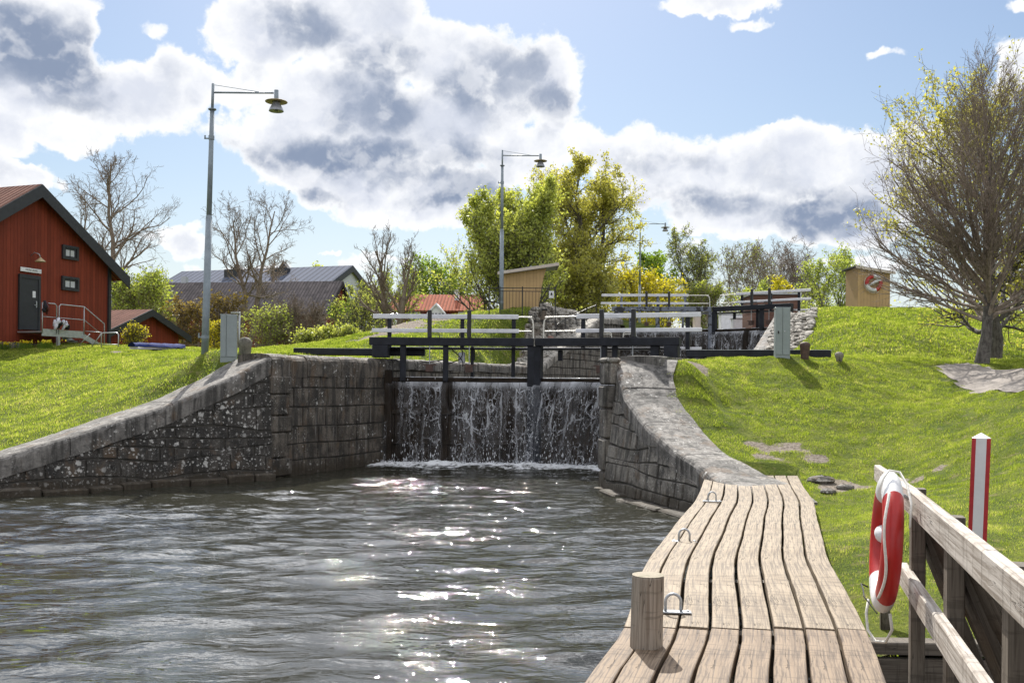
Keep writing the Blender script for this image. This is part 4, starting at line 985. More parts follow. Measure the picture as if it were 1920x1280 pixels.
M_disc = simple('ochre_lamp_disc', (.42, .33, .19), .5, var=.1)
M_shade = simple('grey_lamp_shade', (.30, .31, .34), .35, metal=.3, var=.1)
for (px, py, d, lean, lab) in ((384, 661, 24, (.022, 0), 'tallest-looking grey lamp post, on the left lawn beside the cabinet'), (940, 584, 40, (-.002, 0), 'grey lamp post rising behind the ochre open shelter'), (1199, 596, 61, (0, 0), 'farthest grey lamp post, behind the upper lock gate')):
    b_ = W(px, py, d); b_.z = gz(b_.x, b_.y) - .02; lamp(lab, b_, lean, H=(W(px, 413, d).z - b_.z) if d > 60 else 6.75)

# ------------------------------------------------------------------ cabinets, bollards, posts
def cabinet(label, base, w, dpt, h, rz, split, handle=False):
    R = thing('electrical_cabinet', label, 'cabinet', base, rz)
    MB().box((0, 0, h / 2 - .1), (w, dpt, h + .2), bev=.012).build('body', M_cab, R)
    MB().box((0, 0, h + .008), (w + .02, dpt + .02, .03), bev=.008).build('lid', M_cab, R)
    x0 = -w / 2 + .012; x1 = -w / 2 + w * split; g = MB(); 
    for (a, b_) in ((x0, x1 - .006), (x1 + .006, w / 2 - .012)):
        MB().box(((a + b_) / 2, -dpt / 2 - .008, h / 2 + .02), (b_ - a, .02, h - .05), bev=.006).build('door', M_cab, R)
    if handle:
        MB().box((x1 - .10, -dpt / 2 - .03, h * .5), (.03, .03, .07), bev=.006).build('handle', M_dark, R)
        MB().lathe([(.018, 0), (.018, .02), (.0, .02)], (x1 + .05, -dpt / 2 - .018, h * .52), 12, axis=(0, -1, 0)).build('lock', M_galv, R)
    return R
b_ = W(429, 663, 23.6); b_.z = gz(b_.x, b_.y); cabinet('grey steel cabinet beside the tallest lamp post on the left lawn', b_, .39, .34, 1.06, rad(14), .36)
b_ = W(1466, 668, 23.8); b_.z = gz(b_.x, b_.y) - .01; cabinet('tall grey-green two-door cabinet standing on the right lawn', b_, .355, .32, 1.19, rad(-8), .47, True)
def bollard(label, px, py, d, prof, m, cat='bollard'):
    b_ = W(px, py, d); b_.z = gz(b_.x, b_.y) - .02; R = MB().lathe(prof, (0, 0, 0), 24).build('bollard', m, None, smooth=True, loc=None); R.location = b_; tag(R, label, cat); return R
bollard('round-topped stone bollard right of the grey cabinet on the left lawn', 459.5, 660, 24.2, [(.145, -.2), (.145, .05), (.15, .18), (.165, .25), (.168, .32), (.155, .39), (.12, .44), (.07, .468), (.015, .478)], M_bollard_stone)
bollard('rust-brown iron bollard with flared top beside the tall cabinet on the right', 1509, 670, 23.6, [(.095, -.2), (.098, .05), (.115, .25), (.128, .33), (.125, .365), (.10, .40), (.05, .418), (.01, .42)], M_rust)
bollard('small weathered stone bollard, right end of the dark balance beam', 1573.5, 674, 23.3, [(.07, -.2), (.07, .04), (.085, .10), (.105, .15), (.105, .19), (.085, .225), (.05, .245), (.01, .25)], M_bollard_stone)

# mooring post standing on the jetty
def mooring_post():
    mpx, mpy = .865, 6.08; R = thing('mooring_post', 'stout round timber post standing on the left edge of the boardwalk', 'mooring post', (mpx, mpy, DZ))
    n = 28; V = []; U = []; rings = [(-.9, .103), (.0, .103), (.15, .1015), (.30, .1022), (.425, .101), (.44, .096)]
    rr = random.Random(3); rad_j = [rr.uniform(-.002, .002) for _ in range(n)]; rad_j[9] -= .006; rad_j[17] -= .005; rad_j[24] -= .004
    for (z, r) in rings:
        for k in range(n + 1):
            a = 2 * PI * k / n; q = r + rad_j[k % n]; V.append((math.cos(a) * q + .018 * z, math.sin(a) * q, z)); U.append((z, a * .1))
    m_ = n + 1; fs = [(i * m_ + k, i * m_ + k + 1, (i + 1) * m_ + k + 1, (i + 1) * m_ + k) for i in range(len(rings) - 1) for k in range(n)]
    np_mesh('post', np.array(V), [np.array(fs)], M_postw, R, uv=np.array(U), smooth=False)
    MB().lathe([(.101, .4395), (.06, .4425), (.0, .443)], (.018 * .44, 0, 0), 28, caps=False).build('end_grain', M_endgrain, R)
def _endg(T, b, o):
    co = obj_co(T); x, y, z = T.sep(co); L = T.vec('LENGTH', T.vec('MULTIPLY', co, (1, 1, 0))); n = T.noise(co, 12, 4, .6)
    w = T.math('SINE', T.math('MULTIPLY', T.math('ADD', L, T.math('MULTIPLY', n, .02)), 700)); c = T.mix(T.ramp(w, -1, 1), (.20, .17, .12, 1), (.34, .30, .23, 1)); c = T.mix(T.ramp(n, .5, .65, 0, .6), c, (.12, .13, .07, 1))
    T.put(b.inputs['Base Color'], c); b.inputs['Roughness'].default_value = .85
M_endgrain = mat('post_end_grain', _endg)
mooring_post()
# mooring rings
def ring(label, px, py):
    v = W(px, py, 1); d = (EYE - DZ) * 1 / ((EYE - v.z)); p = W(px, py, d); a, b_ = cr(BL, p.y), cr(BL, min(p.y + .5, 17)); t = Vector((b_[0] - a[0], b_[1] - a[1], 0)).normalized()
    ax = Vector((1, -.1, 0)).normalized(); R = thing('mooring_ring', label, 'mooring ring', (p.x, p.y, DZ + .001), group='steel mooring hoops along the water edge of the boardwalk')
    MB().box((0, 0, .006), (.26, .075, .012), ax, Vector((.1, 1, 0)), (0, 0, 1), .004).build('base_plate', M_galv, R)
    pts = [ax * (-.055) + Vector((0, 0, .01)), ax * (-.055) + Vector((0, 0, .08))] + [ax * (-.055 * math.cos(u)) + Vector((0, 0, .08 + .055 * math.sin(u))) for u in np.linspace(.3, PI - .3, 7)] + [ax * .055 + Vector((0, 0, .08)), ax * .055 + Vector((0, 0, .01))]
    MB().tube(pts, .011, 10).build('hoop', M_galv, R, smooth=True)
    g = MB()
    for s in (-1, 1): g.lathe([(.012, .011), (.012, .02), (.004, .023)], ax * (.105 * s), 8)
    g.build('bolt_heads', M_galv, R)
ring('steel mooring hoop partly hidden behind the round mooring post', 1262, 1148)
ring('second steel mooring hoop from the round post', 1283, 1016)
ring('third steel mooring hoop, on the narrowing bend of the boardwalk', 1335, 940)
ring('farthest steel mooring hoop, at the wall end of the boardwalk', 1352, 890)

# ------------------------------------------------------------------ railing at the right
fr = thing('timber_railing', 'weathered grey timber railing with diagonal braces along the boardwalk edge', 'railing', (2.2, 5.4, DZ - .3))
FA = Vector((3.22, 8.45, 0)); FB = Vector((2.23, 5.42, 0)); FC = Vector((1.56, 2.94, 0)); FD = Vector((1.30, 2.0, 0))
def fz(y, top): return float(np.interp(y, [2.0, 2.94, 5.42, 8.45], top))
TOPZ = [1.725, 1.727, 1.745, 1.60]
def fp(y): 
    xs = np.interp(y, [2.0, 2.94, 5.42, 8.45], [FD.x, FC.x, FB.x, FA.x]); return float(xs)
ys = np.linspace(2.0, 8.45, 9)
fn_ = Vector((.95, -.26, 0)).normalized()
plank_mesh('top_rail', [(fp(y), y, fz(y, TOPZ) - .068) for y in ys], (0, 0, 1), .136, .048, M_rail, fr, up=(-1, 0, 0))
ys2 = np.linspace(2.0, 5.6, 6)
plank_mesh('mid_rail', [(fp(y), y, fz(y, TOPZ) - .53) for y in ys2], (0, 0, 1), .125, .045, M_rail, fr, up=(-1, 0, 0))
for (y, lab) in ((8.15, None), (5.38, None), (4.30, None), (3.20, None), (2.3, None)):
    x = fp(y) + .062; zt = fz(y, TOPZ) + (-.02 if y < 8 else -.05)
    zb = -.4
    plank_mesh('post', [(x, y, zb), (x, y, zt)], (fn_.x, fn_.y, 0), .075, .095, M_brace, fr, up=(0, -1, 0), bev=.006)
# wide braces from each post top down and outwards to the right bank
for (y, dy) in ((5.28, -.30), (4.20, -.28), (3.1, -.25)):
    x = fp(y) + .12; plank_mesh('brace', [(x, y, fz(y, TOPZ) - .16), (x + .72, y + dy * 1.2, -.25)], (0, 1, 0), .20, .045, M_brace, fr)
    plank_mesh('brace', [(x, y + .16, fz(y, TOPZ) - .22), (x + .62, y + .16 + dy * 1.2, -.25)], (0, 1, 0), .11, .045, M_brace, fr)

# lifebuoy hanging on the railing
def lifebuoy(label, c, nrm, R0, r0, style, group=None, parent=None, tw_=0):
    nrm = Vector(nrm).normalized(); zu = Vector((0, 0, 1)); ex = zu.cross(nrm).normalized(); R = thing('lifebuoy', label, 'lifebuoy', c, group=group)
    up = nrm.cross(ex).normalized(); up = up if up.z > 0 else -up
    q = Matrix.Rotation(tw_, 3, nrm); ex = q @ ex; up = q @ up
    segs = style['segs']                          # list of (a0, a1, mat, name)
    for (a0, a1, m_, nm) in segs:
        n = max(6, int((a1 - a0) / .12)); V = []; k = 20
        for a in np.linspace(a0, a1, n):
            d = ex * math.cos(a) + up * math.sin(a)
            for j in range(k): u = 2 * PI * j / k; V.append(d * (R0 + r0 * math.cos(u)) + nrm * r0 * .72 * math.sin(u))
        fs = [(i * k + j, i * k + (j + 1) % k, (i + 1) * k + (j + 1) % k, (i + 1) * k + j) for i in range(n - 1) for j in range(k)]
        np_mesh(nm, np.array(V), np.array(fs), m_, R, smooth=True)
    return R, ex, up
def _buoy(name, col):
    def fn(T, b, o):
        co = obj_co(T); n = T.noise(co, 20, 4, .6); b.inputs['Roughness'].default_value = .38
        T.put(b.inputs['Base Color'], T.mix(T.ramp(n, .3, .75, 0, .35), (*col, 1), tuple(c * .7 for c in col))); T.put(b.inputs['Normal'], T.bump(n, .15, .004))
    return mat(name, fn)
M_bred = _buoy('buoy_red', (.42, .014, .012)); M_bwhite = _buoy('buoy_white', (.70, .70, .71)); M_rope = simple('white_rope', (.70, .68, .62), .7, var=.12, scale=60, bump=.4)
bc = Vector((1.985, 5.08, 1.475)); bn = Vector((-.95, .27, .06))
R_, ex_, up_ = lifebuoy('red and white lifebuoy hanging upright on the timber railing', bc, bn, .30, .072, dict(segs=[(rad(52), rad(128), M_bwhite, 'white_band'), (rad(128), rad(232), M_bred, 'red_band'), (rad(232), rad(308), M_bwhite, 'white_band'), (rad(308), rad(412), M_bred, 'red_band')]))
bn = bn.normalized()
if ex_.y > 0: ex_ = -ex_
g = MB()   # near grab line
def pb(a, rr, o_): return ex_ * math.cos(a) * rr + up_ * math.sin(a) * rr + bn * o_
g.tube([pb(a, .292 + .086 + .008 * math.sin(3 * a), .038 + .012 * math.sin(5 * a)) for a in np.linspace(rad(48), rad(-42), 40)], .007, 8)
g.tube([pb(rad(58), .33, .065), pb(rad(66), .375, .05), pb(rad(74), .40, .02), pb(rad(72), .40, -.03), pb(rad(58), .385, -.06), pb(rad(40), .38, -.075), pb(rad(20), .375, -.07)], .006, 8)
g.tube([pb(rad(-112), .37, .05), pb(rad(-105), .43, .06), pb(rad(-98), .50, .05), pb(rad(-94), .545, .01), pb(rad(-84), .52, -.03), pb(rad(-75), .45, -.05), pb(rad(-66), .38, -.03)], .008, 8)
g.build('grab_rope', M_rope, R_, smooth=True)
MB().lathe([(.0, -.005), (.042, 0), (.05, .03), (.045, .07), (.028, .10), (.0, .105)], pb(rad(176), .225, .0), 18, axis=(0, -.5, -.1), caps=False).build('float_light', M_bwhite, R_, smooth=True)
MB().tube([pb(rad(-128), .375, .05), pb(rad(-118), .30, .095), pb(rad(-100), .28, .09), pb(rad(-85), .30, .09), pb(rad(-70), .38, .03)], .004, 6).build('tie_cord', M_dark, R_)
hk = MB().tube([Vector((fp(5.1) - .03, 5.1, 1.70)), Vector((fp(5.1) - .10, 5.09, 1.74)), Vector((fp(5.1) - .14, 5.08, 1.73))], .01, 8).build('hook', M_galv, fr, local=False)

# red and white marker post
def marker():
    b_ = W(1826, 1148, 8.05); z = gz(b_.x, b_.y) - .05; R = thing('marker_post', 'red and white striped square post standing in the grass behind the railing', 'marker post', (b_.x, b_.y, z), -math.atan2(b_.x, b_.y)); H = 1.52; w = .072
    lean = .03; V = []
    oct_ = [(-.55, -1), (.55, -1), (1, -.55), (1, .55), (.55, 1), (-.55, 1), (-1, .55), (-1, -.55)]
    def strip(nm, i, m_):
        a, b2 = oct_[i], oct_[(i + 1) % 8]; MB().add([(a[0] * w, a[1] * w, 0), (b2[0] * w, b2[1] * w, 0), (b2[0] * w + lean * H, b2[1] * w, H), (a[0] * w + lean * H, a[1] * w, H)], [(0, 1, 2, 3)]).build(nm, m_, R)
    g_r, g_w = MB(), MB()
    for i in range(8):
        a, b2 = oct_[i], oct_[(i + 1) % 8]; (g_w if i % 2 == 0 else g_r).add([(a[0] * w, a[1] * w, 0), (b2[0] * w, b2[1] * w, 0), (b2[0] * w + lean * H, b2[1] * w, H), (a[0] * w + lean * H, a[1] * w, H)], [(0, 1, 2, 3)])
    g_w.build('white_face', M_mwhite, R); g_r.build('red_face', M_mred, R)
    g = MB(); g.add([(x * w + lean * H, y * w, H) for x, y in oct_] + [(lean * H, 0, H + .045)], [(i, (i + 1) % 8, 8) for i in range(8)]); g.build('cap', M_mwhite, R)
M_mwhite = simple('marker_white', (.66, .66, .66), .45, var=.06); M_mred = simple('marker_red', (.38, .014, .02), .5, var=.2, scale=14)
marker()
# stones by the jetty end
rk = random.Random(8)
for i, (px, py, d, s, lab) in enumerate(((1540, 912, 16.4, .15, 'brown boulder against the far right corner of the boardwalk'), (1552, 925, 15.6, .10, 'low flat stone below the boulder beside the boardwalk'), (1585, 915, 16.0, .10, 'small grey stone in the grass step right of the boardwalk end'))):
    b_ = W(px, py, d); b_.z = gz(b_.x, b_.y) + .02; V = []; n = 10
    for a in range(7):
        th = PI * a / 6
        for k in range(n):
            ph = 2 * PI * k / n; q = s * (.8 + .45 * vnoise(np.array([math.cos(ph) * 1.7 + i * 7]), np.array([math.sin(ph) * 1.7 + a * .8]), i)[0]); V.append((math.sin(th) * math.cos(ph) * q * 1.5, math.sin(th) * math.sin(ph) * q, math.cos(th) * q * .55))
    fs = [(a * n + k, a * n + (k + 1) % n, (a + 1) * n + (k + 1) % n, (a + 1) * n + k) for a in range(6) for k in range(n)]
    o = np_mesh('rock', np.array(V), np.array(fs), M_wingR); o.location = b_; tag(o, lab, 'rock')
# ------------------------------------------------------------------ houses
def house(name, label, O, rz, zb, half, over, ridge_h, pitch, length, wall_m, roof_m, trim_m, gable_over=.25, th=.14, cat='house', trim_w=.26, base_m=None):
    """local x along the gable, local y = back along the ridge; gable wall at y=0"""
    R = thing(name, label, cat, (O[0], O[1], zb), rz); k = math.tan(pitch); eh = ridge_h - half * k
    g = MB(); poly = [(-half, 0, 0), (half, 0, 0), (half, 0, eh), (0, 0, ridge_h), (-half, 0, eh)]
    g.prism(poly, (0, length, 0)); g.build('wall', wall_m, R)
    ex = half + over
    for s in (-1, 1):
        a = Vector((0, -gable_over, ridge_h + .03)); b = Vector((s * ex, -gable_over, ridge_h + .03 - ex * k)); nrm = Vector((s * math.sin(pitch), 0, math.cos(pitch)))
        pts = [a, b, b + nrm * th, a + Vector((0, 0, th / math.cos(pitch)))]
        if s < 0: pts = pts[::-1]
        MB().prism(pts, (0, length + 2 * gable_over, 0)).build('roof', roof_m, R)
        # barge board on the gable
        a2 = Vector((0, -gable_over - .045, ridge_h + .10)); b2 = Vector((s * (ex + .02), -gable_over - .045, ridge_h + .10 - (ex + .02) * k))
        dn = Vector((0, 0, -1)); w = trim_w / math.cos(pitch)
        MB().prism([a2 + Vector((0, 0, .08)), b2 + Vector((0, 0, .08)), b2 + dn * w, a2 + dn * w], (0, .05, 0)).build('barge_board', trim_m, R)
    return R, eh
def on_plane(O, rz, px, py):
    """photo pixel -> (s along gable, world z) on the gable plane"""
    c, s = math.cos(rz), math.sin(rz); v = W(px, py, 1); k = v.x      # ray x = k*y
    t = (O[0] - k * O[1]) / (k * s - c); d = O[1] + s * t
    return t, EYE + (v.z - EYE) * d
# big red house at the left
HO = (-17.96, 36.0); HRZ = rad(70); hb = 3.35
ridge = on_plane(HO, HRZ, 62, 349)[1]; se = on_plane(HO, HRZ, 203, 600)[0]; ez = on_plane(HO, HRZ, 231, 524); 
pitch = math.atan((ridge - ez[1]) / ez[0]); 
R, eh = house('red_house', 'tall red timber house with black door and steel stair at the far left', HO, HRZ, hb, se, ez[0] - se - .05, ridge - hb - .12, pitch, 13, M_red, M_tile_brown, M_red_trim, gable_over=.35, trim_w=.34)
red_house = R
MB().box((se + .004, -.02, eh / 2), (.13, .13, eh)).build('corner_board', M_red_trim, R)
MB().box((0, -.03, .06), (se * 2, .10, .36)).build('plinth', M_chamber, R)
def rect_part(R, O, rz, zb, x0, y0, x1, y1):
    a = on_plane(O, rz, x0, (y0 + y1) / 2)[0]; b = on_plane(O, rz, x1, (y0 + y1) / 2)[0]; xm = (x0 + x1) / 2
    return a, b, on_plane(O, rz, xm, y1)[1] - zb, on_plane(O, rz, xm, y0)[1] - zb
M_glass = mat('window_glass', **{'Base Color': (.35, .40, .45, 1), 'Roughness': .08, 'Specular IOR Level': .9})
M_curtain = simple('pale_window', (.48, .50, .53), .35, var=.1)
for (x0, y0, x1, y1) in ((115, 461, 145, 487), (114, 519, 146, 545)):
    a, b, z0, z1 = rect_part(R, HO, HRZ, hb, x0, y0, x1, y1)
    f = MB()
    f.box(((a + b) / 2, -.05, z1 - .045), (b - a, .08, .09)); f.box(((a + b) / 2, -.05, z0 + .045), (b - a, .08, .09)); f.box((a + .05, -.05, (z0 + z1) / 2), (.10, .078, z1 - z0 - .18)); f.box((b - .05, -.05, (z0 + z1) / 2), (.10, .078, z1 - z0 - .18))
    w = f.build('window', M_red_trim, R); MB().box(((a + b) / 2, -.02, (z0 + z1) / 2), (b - a - .2, .02, z1 - z0 - .18)).build('pane', M_curtain, w)
    g = MB(); c = (a + b) / 2; g.box((c, -.038, (z0 + z1) / 2), (.03, .014, z1 - z0 - .18)); g.box((a + .14, -.038, (z0 + z1) / 2), (.09, .014, z1 - z0 - .181)); g.box((b - .14, -.038, (z0 + z1) / 2), (.09, .014, z1 - z0 - .181)); g.box((c, -.040, z1 - .13), (b - a - .2, .014, .07)); g.box((c, -.040, z0 + .11), (b - a - .2, .014, .04)); g.build('sash', M_red_trim, w)
a, b, z0, z1 = rect_part(R, HO, HRZ, hb, 33, 517, 73, 619)
d_ = MB().box(((a + b) / 2, -.045, (z0 + z1) / 2 - .04), (b - a - .2, .05, z1 - z0 - .12)).build('door', M_red_trim, R)
f = MB(); f.box((a + .05, -.05, (z0 + z1) / 2), (.10, .08, z1 - z0)); f.box((b - .05, -.05, (z0 + z1) / 2), (.10, .08, z1 - z0)); f.box(((a + b) / 2, -.052, z1 - .04), (b - a, .08, .14)); f.build('door_frame', M_red_trim, R)
zl = z0
MB().box((b - .2, -.09, z0 + .98), (.04, .03, .24), bev=.005).box((b - .25, -.11, z0 + .95), (.12, .02, .025)).build('handle', M_galv, d_)
MB().box((b - .30, -.075, z0 + 1.35), (.13, .008, .24)).build('notice', M_white, d_)
a2, b2, q0, q1 = rect_part(R, HO, HRZ, hb, 36, 502.5, 75, 511)
sg = MB().box(((a2 + b2) / 2, -.06, (q0 + q1) / 2 - .0), (b2 - a2, .03, .155), bev=.004).build('sign', M_white, R)
def text(s, name, size, loc, rot, m, parent, ext_=.002):
    cu = bpy.data.curves.new(name, 'FONT'); cu.body = s; cu.size = size; cu.extrude = ext_; cu.align_x = 'CENTER'; cu.align_y = 'CENTER'
    t = bpy.data.objects.new(name, cu); COL.objects.link(t); dg = bpy.context.evaluated_depsgraph_get(); me = bpy.data.meshes.new_from_object(t.evaluated_get(dg)); bpy.data.objects.remove(t)
    o = bpy.data.objects.new(name, me); COL.objects.link(o); me.materials.clear(); me.materials.append(m); o.parent = parent; o.location = loc; o.rotation_euler = rot; return o
text('ÖSTRA LAGER', 'lettering', .085, ((a2 + b2) / 2 + .01, -.078, (q0 + q1) / 2), (rad(90), 0, 0), M_dark, sg)
lp = on_plane(HO, HRZ, 60, 487); wl = MB().tube([(lp[0] - .05, -.0, lp[1] - hb + .15), (lp[0] - .05, -.18, lp[1] - hb + .26), (lp[0] + .02, -.32, lp[1] - hb + .2), (lp[0] + .05, -.36, lp[1] - hb + .08)], .015, 8).build('wall_lamp', M_galv, R, smooth=True)
MB().lathe([(.03, .08), (.05, .05), (.17, -.05), (.19, -.08)], (lp[0] + .05, -.36, lp[1] - hb), 20, caps=False).build('lamp_shade', M_disc, wl, smooth=True)
# steel stair on the gable (landing, flight, rails), local frame of the house
st = thing('steel_staircase', 'galvanised steel landing and stair with tube railings on the red house gable', 'staircase', (HO[0], HO[1], hb), HRZ)
s0 = on_plane(HO, HRZ, 24, 610)[0] + .15; s1 = on_plane(HO, HRZ, 112, 620)[0] - .05; zl -= .04; dep = 1.15
MB().box(((s0 + s1) / 2, -dep / 2 - .06, zl - .05), (s1 - s0, dep, .05)).build('landing', M_galv, st)
MB().box(((s0 + s1) / 2, -dep - .07, zl - .07), (s1 - s0, .02, .26)).build('toe_board', M_galv, st)
yf = -dep - .09
s2 = s1 + 1.05; zg = .12
for yy in (yf, -.25): MB().bar((s1 - .05, yy, zl - .12), (s2, yy, zg), .03, .2).build('stringer', M_galv, st)
g = MB()
for k in range(4): t = (k + .5) / 4; g.box((s1 + (s2 - s1) * t, (yf - .25) / 2, zl - .1 + (zg - zl + .1) * t), (.26, abs(yf + .25), .03))
g.build('treads', M_galv, st)
def rail(pts, r=.02): return MB().tube(pts, r, 8).build('railing', M_galv, st, smooth=True)
sm = s0 + (s1 - s0) * .36
rail([(s0, yf, zl - .1), (s0, yf, zl + 1.0)]); rail([(s0, yf, zl + 1.0), (sm - .14, yf, zl + 1.0), (sm - .06, yf, zl + .93), (sm - .05, yf, zl - .1)]); rail([(s0, yf, zl + .5), (sm - .05, yf, zl + .5)], .014)
rail([(sm + .05, yf, zl - .1), (sm + .06, yf, zl + .93), (sm + .14, yf, zl + 1.0), (s1, yf, zl + 1.0), (s2 - .02, yf, zg + .98), (s2, yf, zg + .9), (s2, yf, zg - .1)]); rail([(sm + .05, yf, zl + .5), (s1, yf, zl + .5), (s2 - .05, yf, zg + .5)], .014); rail([(s1, yf, zl - .1), (s1, yf, zl + 1.0)])
MB().box((sm, yf - .02, (zl - .2) / 2 - .1), (.10, .10, zl)).build('support_leg', M_galv, st)
# second low ramp rail to the right
rr_ = thing('tube_railing', 'low galvanised tube handrail on the lawn at the foot of the red house corner', 'handrail', (0, 0, 0))
def gp(px, py, d): v = W(px, py, d); return v
def tz(px, d, h): v = W(px, 640, d); return Vector((v.x, v.y, gz(v.x, v.y) + h))
MB().tube([tz(190, 35, -.1), tz(190, 35, .5), tz(192, 35, .55), tz(218, 35, .55), tz(222, 35, .50), tz(222, 35, -.1)], .022, 8).build('hoop', M_galv, rr_, smooth=True, local=False)
MB().tube([tz(190, 35, .53), tz(172, 35.2, .02)], .018, 8).tube([tz(146, 35.4, .02), tz(168, 35.3, .48)], .018, 8).build('slope_rail', M_galv, rr_, smooth=True, local=False)
MB().tube([tz(160, 36, .55), tz(190, 36, .55)], .015, 8).tube([tz(192, 35, .13), tz(222, 35, .13)], .016, 8).build('cross_rail', M_galv, rr_, smooth=True, local=False)
# bundles hung on the stair railing
def bundle(label, s, z, col_a, col_b, sx, sz, seed):
    c, sn = math.cos(HRZ), math.sin(HRZ); y = yf - .06; wx = HO[0] + c * s - sn * y; wy = HO[1] + sn * s + c * y
    R2 = thing('cloth_bundle', label, 'cloth bundle', (wx, wy, hb + z), HRZ); rr = random.Random(seed)
    for nm, m_, k in (('dark_cloth', col_a, 5), ('pale_cloth', col_b, 4)):
        g = MB()
        for i in range(k):
            p = Vector((rr.uniform(-sx, sx), rr.uniform(-.05, .02), rr.uniform(-sz, sz))); q = p + Vector((rr.uniform(-.12, .12), rr.uniform(-.03, .03), -rr.uniform(.12, .34)))
            g.tube([p, (p + q) / 2 + Vector((rr.uniform(-.04, .04), -.04, 0)), q], [.05, rr.uniform(.05, .085), .035], 8)
        g.build(nm, m_, R2, smooth=True)
M_cloth_k = simple('black_cloth', (.012, .010, .016), .9); M_cloth_w = simple('pale_cloth', (.55, .55, .62), .85); M_cloth_r = simple('dark_red_cloth', (.10, .02, .02), .9)
bundle('black and dark red bundle hung over the outer corner of the stair landing rail', s0 + .05, zl + .85, M_cloth_k, M_cloth_r, .10, .22, 3)
bundle('black bundle tied low on the landing railing by the door', sm - .1, zl + .42, M_cloth_k, M_cloth_w, .09, .06, 5)
bundle('white and black bundle tied on the landing railing right of the door', sm + .32, zl + .36, M_cloth_k, M_cloth_w, .13, .06, 9)
# annexe
AO = W(275, 584, 43); arz = rad(70); ab = 3.0
rd = on_plane(AO, arz, 275, 584)[1]; ez = on_plane(AO, arz, 349, 635); ph = math.atan((rd - ez[1]) / ez[0])
R2, _ = house('red_annexe', 'small low red building with brown tiled roof beside the tall red house', AO, arz, ab, ez[0] - .55, .5, rd - ab - .08, ph, 9, M_red, M_tile_brown, M_red_trim, gable_over=.3, trim_w=.22, cat='outbuilding')
# brown shingled barn
BO = W(637, 529, 85); brz = rad(79)
rd = on_plane(BO, brz, 637, 529)[1]; ez = on_plane(BO, brz, 605, 590); ph = math.atan((rd - ez[1]) / -ez[0]); hf = -ez[0] - .35
R3, _ = house('shingled_barn', 'long barn with dark weathered shingle roof and red brick gable', BO, brz, 2.6, hf, .35, rd - 2.6 - .1, ph, 20.5, M_red, M_shingle, M_shingle, gable_over=.3, trim_w=.25, cat='barn')
BO2 = W(400, 533, 92); R3, _ = house('shingled_barn', 'second dark-roofed barn with a chimney, seen left of the tall lamp post', BO2, brz, 2.6, hf * 1.05, .35, on_plane(BO2, brz, 400, 533)[1] - 2.6, ph, 6.2, M_red, M_shingle, M_shingle, cat='barn')
MB().box((0, 3, on_plane(BO2, brz, 400, 533)[1] - 2.6 + .3), (.5, .5, .9)).build('chimney', M_galv, R3)
# grey sheet-metal hall
GO = W(657, 499, 130); grz = rad(71); rd = on_plane(GO, grz, 657, 499)[1]; ez = on_plane(GO, grz, 694, 546); ph = math.atan((rd - ez[1]) / ez[0])
M_pale = simple('pale_gable_render', (.50, .52, .57), .8, var=.05)
R4, eh4 = house('metal_roofed_hall', 'large pale hall with blue-grey seamed roof and roof vents behind the barn', GO, grz, 2.6, ez[0] - .3, .4, rd - 2.6 - .2, ph, 27, M_pale, M_metalroof, M_red_trim, gable_over=.4, th=.25, trim_w=.6, cat='hall')
for yy, hh in ((9.5, 1.4), (17.0, 1.3)):
    xx = -1.6; zz = rd - 2.6 - 1.6 * math.tan(ph); MB().box((xx - .6, yy, zz - .1), (1.4, 2.2, 1.3)).prism([(xx - .1, yy - .8, zz + .55), (xx - .1, yy + .8, zz + .55), (xx - .1, yy, zz + .55 + hh * .7)], (.9, 0, 0)).build('roof_vent', M_red_trim, R4)
MB().tube([(-1.4, 17.5, rd - 2.6 - 3), (-1.4, 17.5, rd - 2.6 + 2.6)], .07, 8).build('mast', M_white, R4)
# red tiled cottage
CO = W(905, 556, 95); crz = rad(87); rd = on_plane(CO, crz, 905, 556)[1]; R5, _ = house('red_cottage', 'long cottage with red tiled roof, white porch gable and white chimney', CO, crz, 4.0, 3.4, .3, rd - 4.0, rad(26), 8.6, M_red, M_tile_red, M_tile_red, cat='cottage', trim_w=.2)
cz = lambda px, py, d: W(px, py, d)
p_ = W(818, 568, 91.0); pr = W(800, 585, 91.0); hw = (W(835, 585, 91).x - W(801, 585, 91).x) / 2
lx = lambda p: ((p.x - CO.x) * math.cos(crz) + (p.y - CO.y) * math.sin(crz), -(p.x - CO.x) * math.sin(crz) + (p.y - CO.y) * math.cos(crz))
xl, yl = lx(p_); zt = p_.z - 4.0; zb_ = pr.z - 4.0
g = MB().prism([(xl, yl - hw * .8, 0), (xl, yl + hw * .8, 0), (xl, yl + hw * .8, zb_), (xl, yl, zt - .12), (xl, yl - hw * .8, zb_)], (2.6, 0, 0)).build('porch', M_white, R5)
g = MB()
for s in (-1, 1): g.prism([(xl - .2, yl, zt), (xl - .2, yl + s * hw, zb_ - .05), (xl - .2, yl + s * hw, zb_ - .22), (xl - .2, yl, zt - .2)], (3, 0, 0))
g.build('porch_roof', M_white, R5)
g = MB()
for k in range(5): g.box((xl - .02, yl - .66 + k * .33, zb_ - .22), (.03, .22, .26))
g.build('porch_panes', M_dark, R5)
q = W(857, 552, 94); xq, yq = lx(q); MB().box((xq, yq, q.z - 4.0 - .5), (.5, .42, 1.7)).box((xq, yq, q.z - 4.0 + .38), (.6, .52, .12)).build('chimney', M_white, R5)
for px in (776, 868):
    q = W(px, 592, 91.3); xq, yq = lx(q); f = MB().box((-3.42, yq, q.z - 4.0), (.08, 1.0, .9)).build('window', M_white, R5); MB().box((-3.47, yq, q.z - 4.0), (.02, .8, .72)).build('pane', M_glass, f)
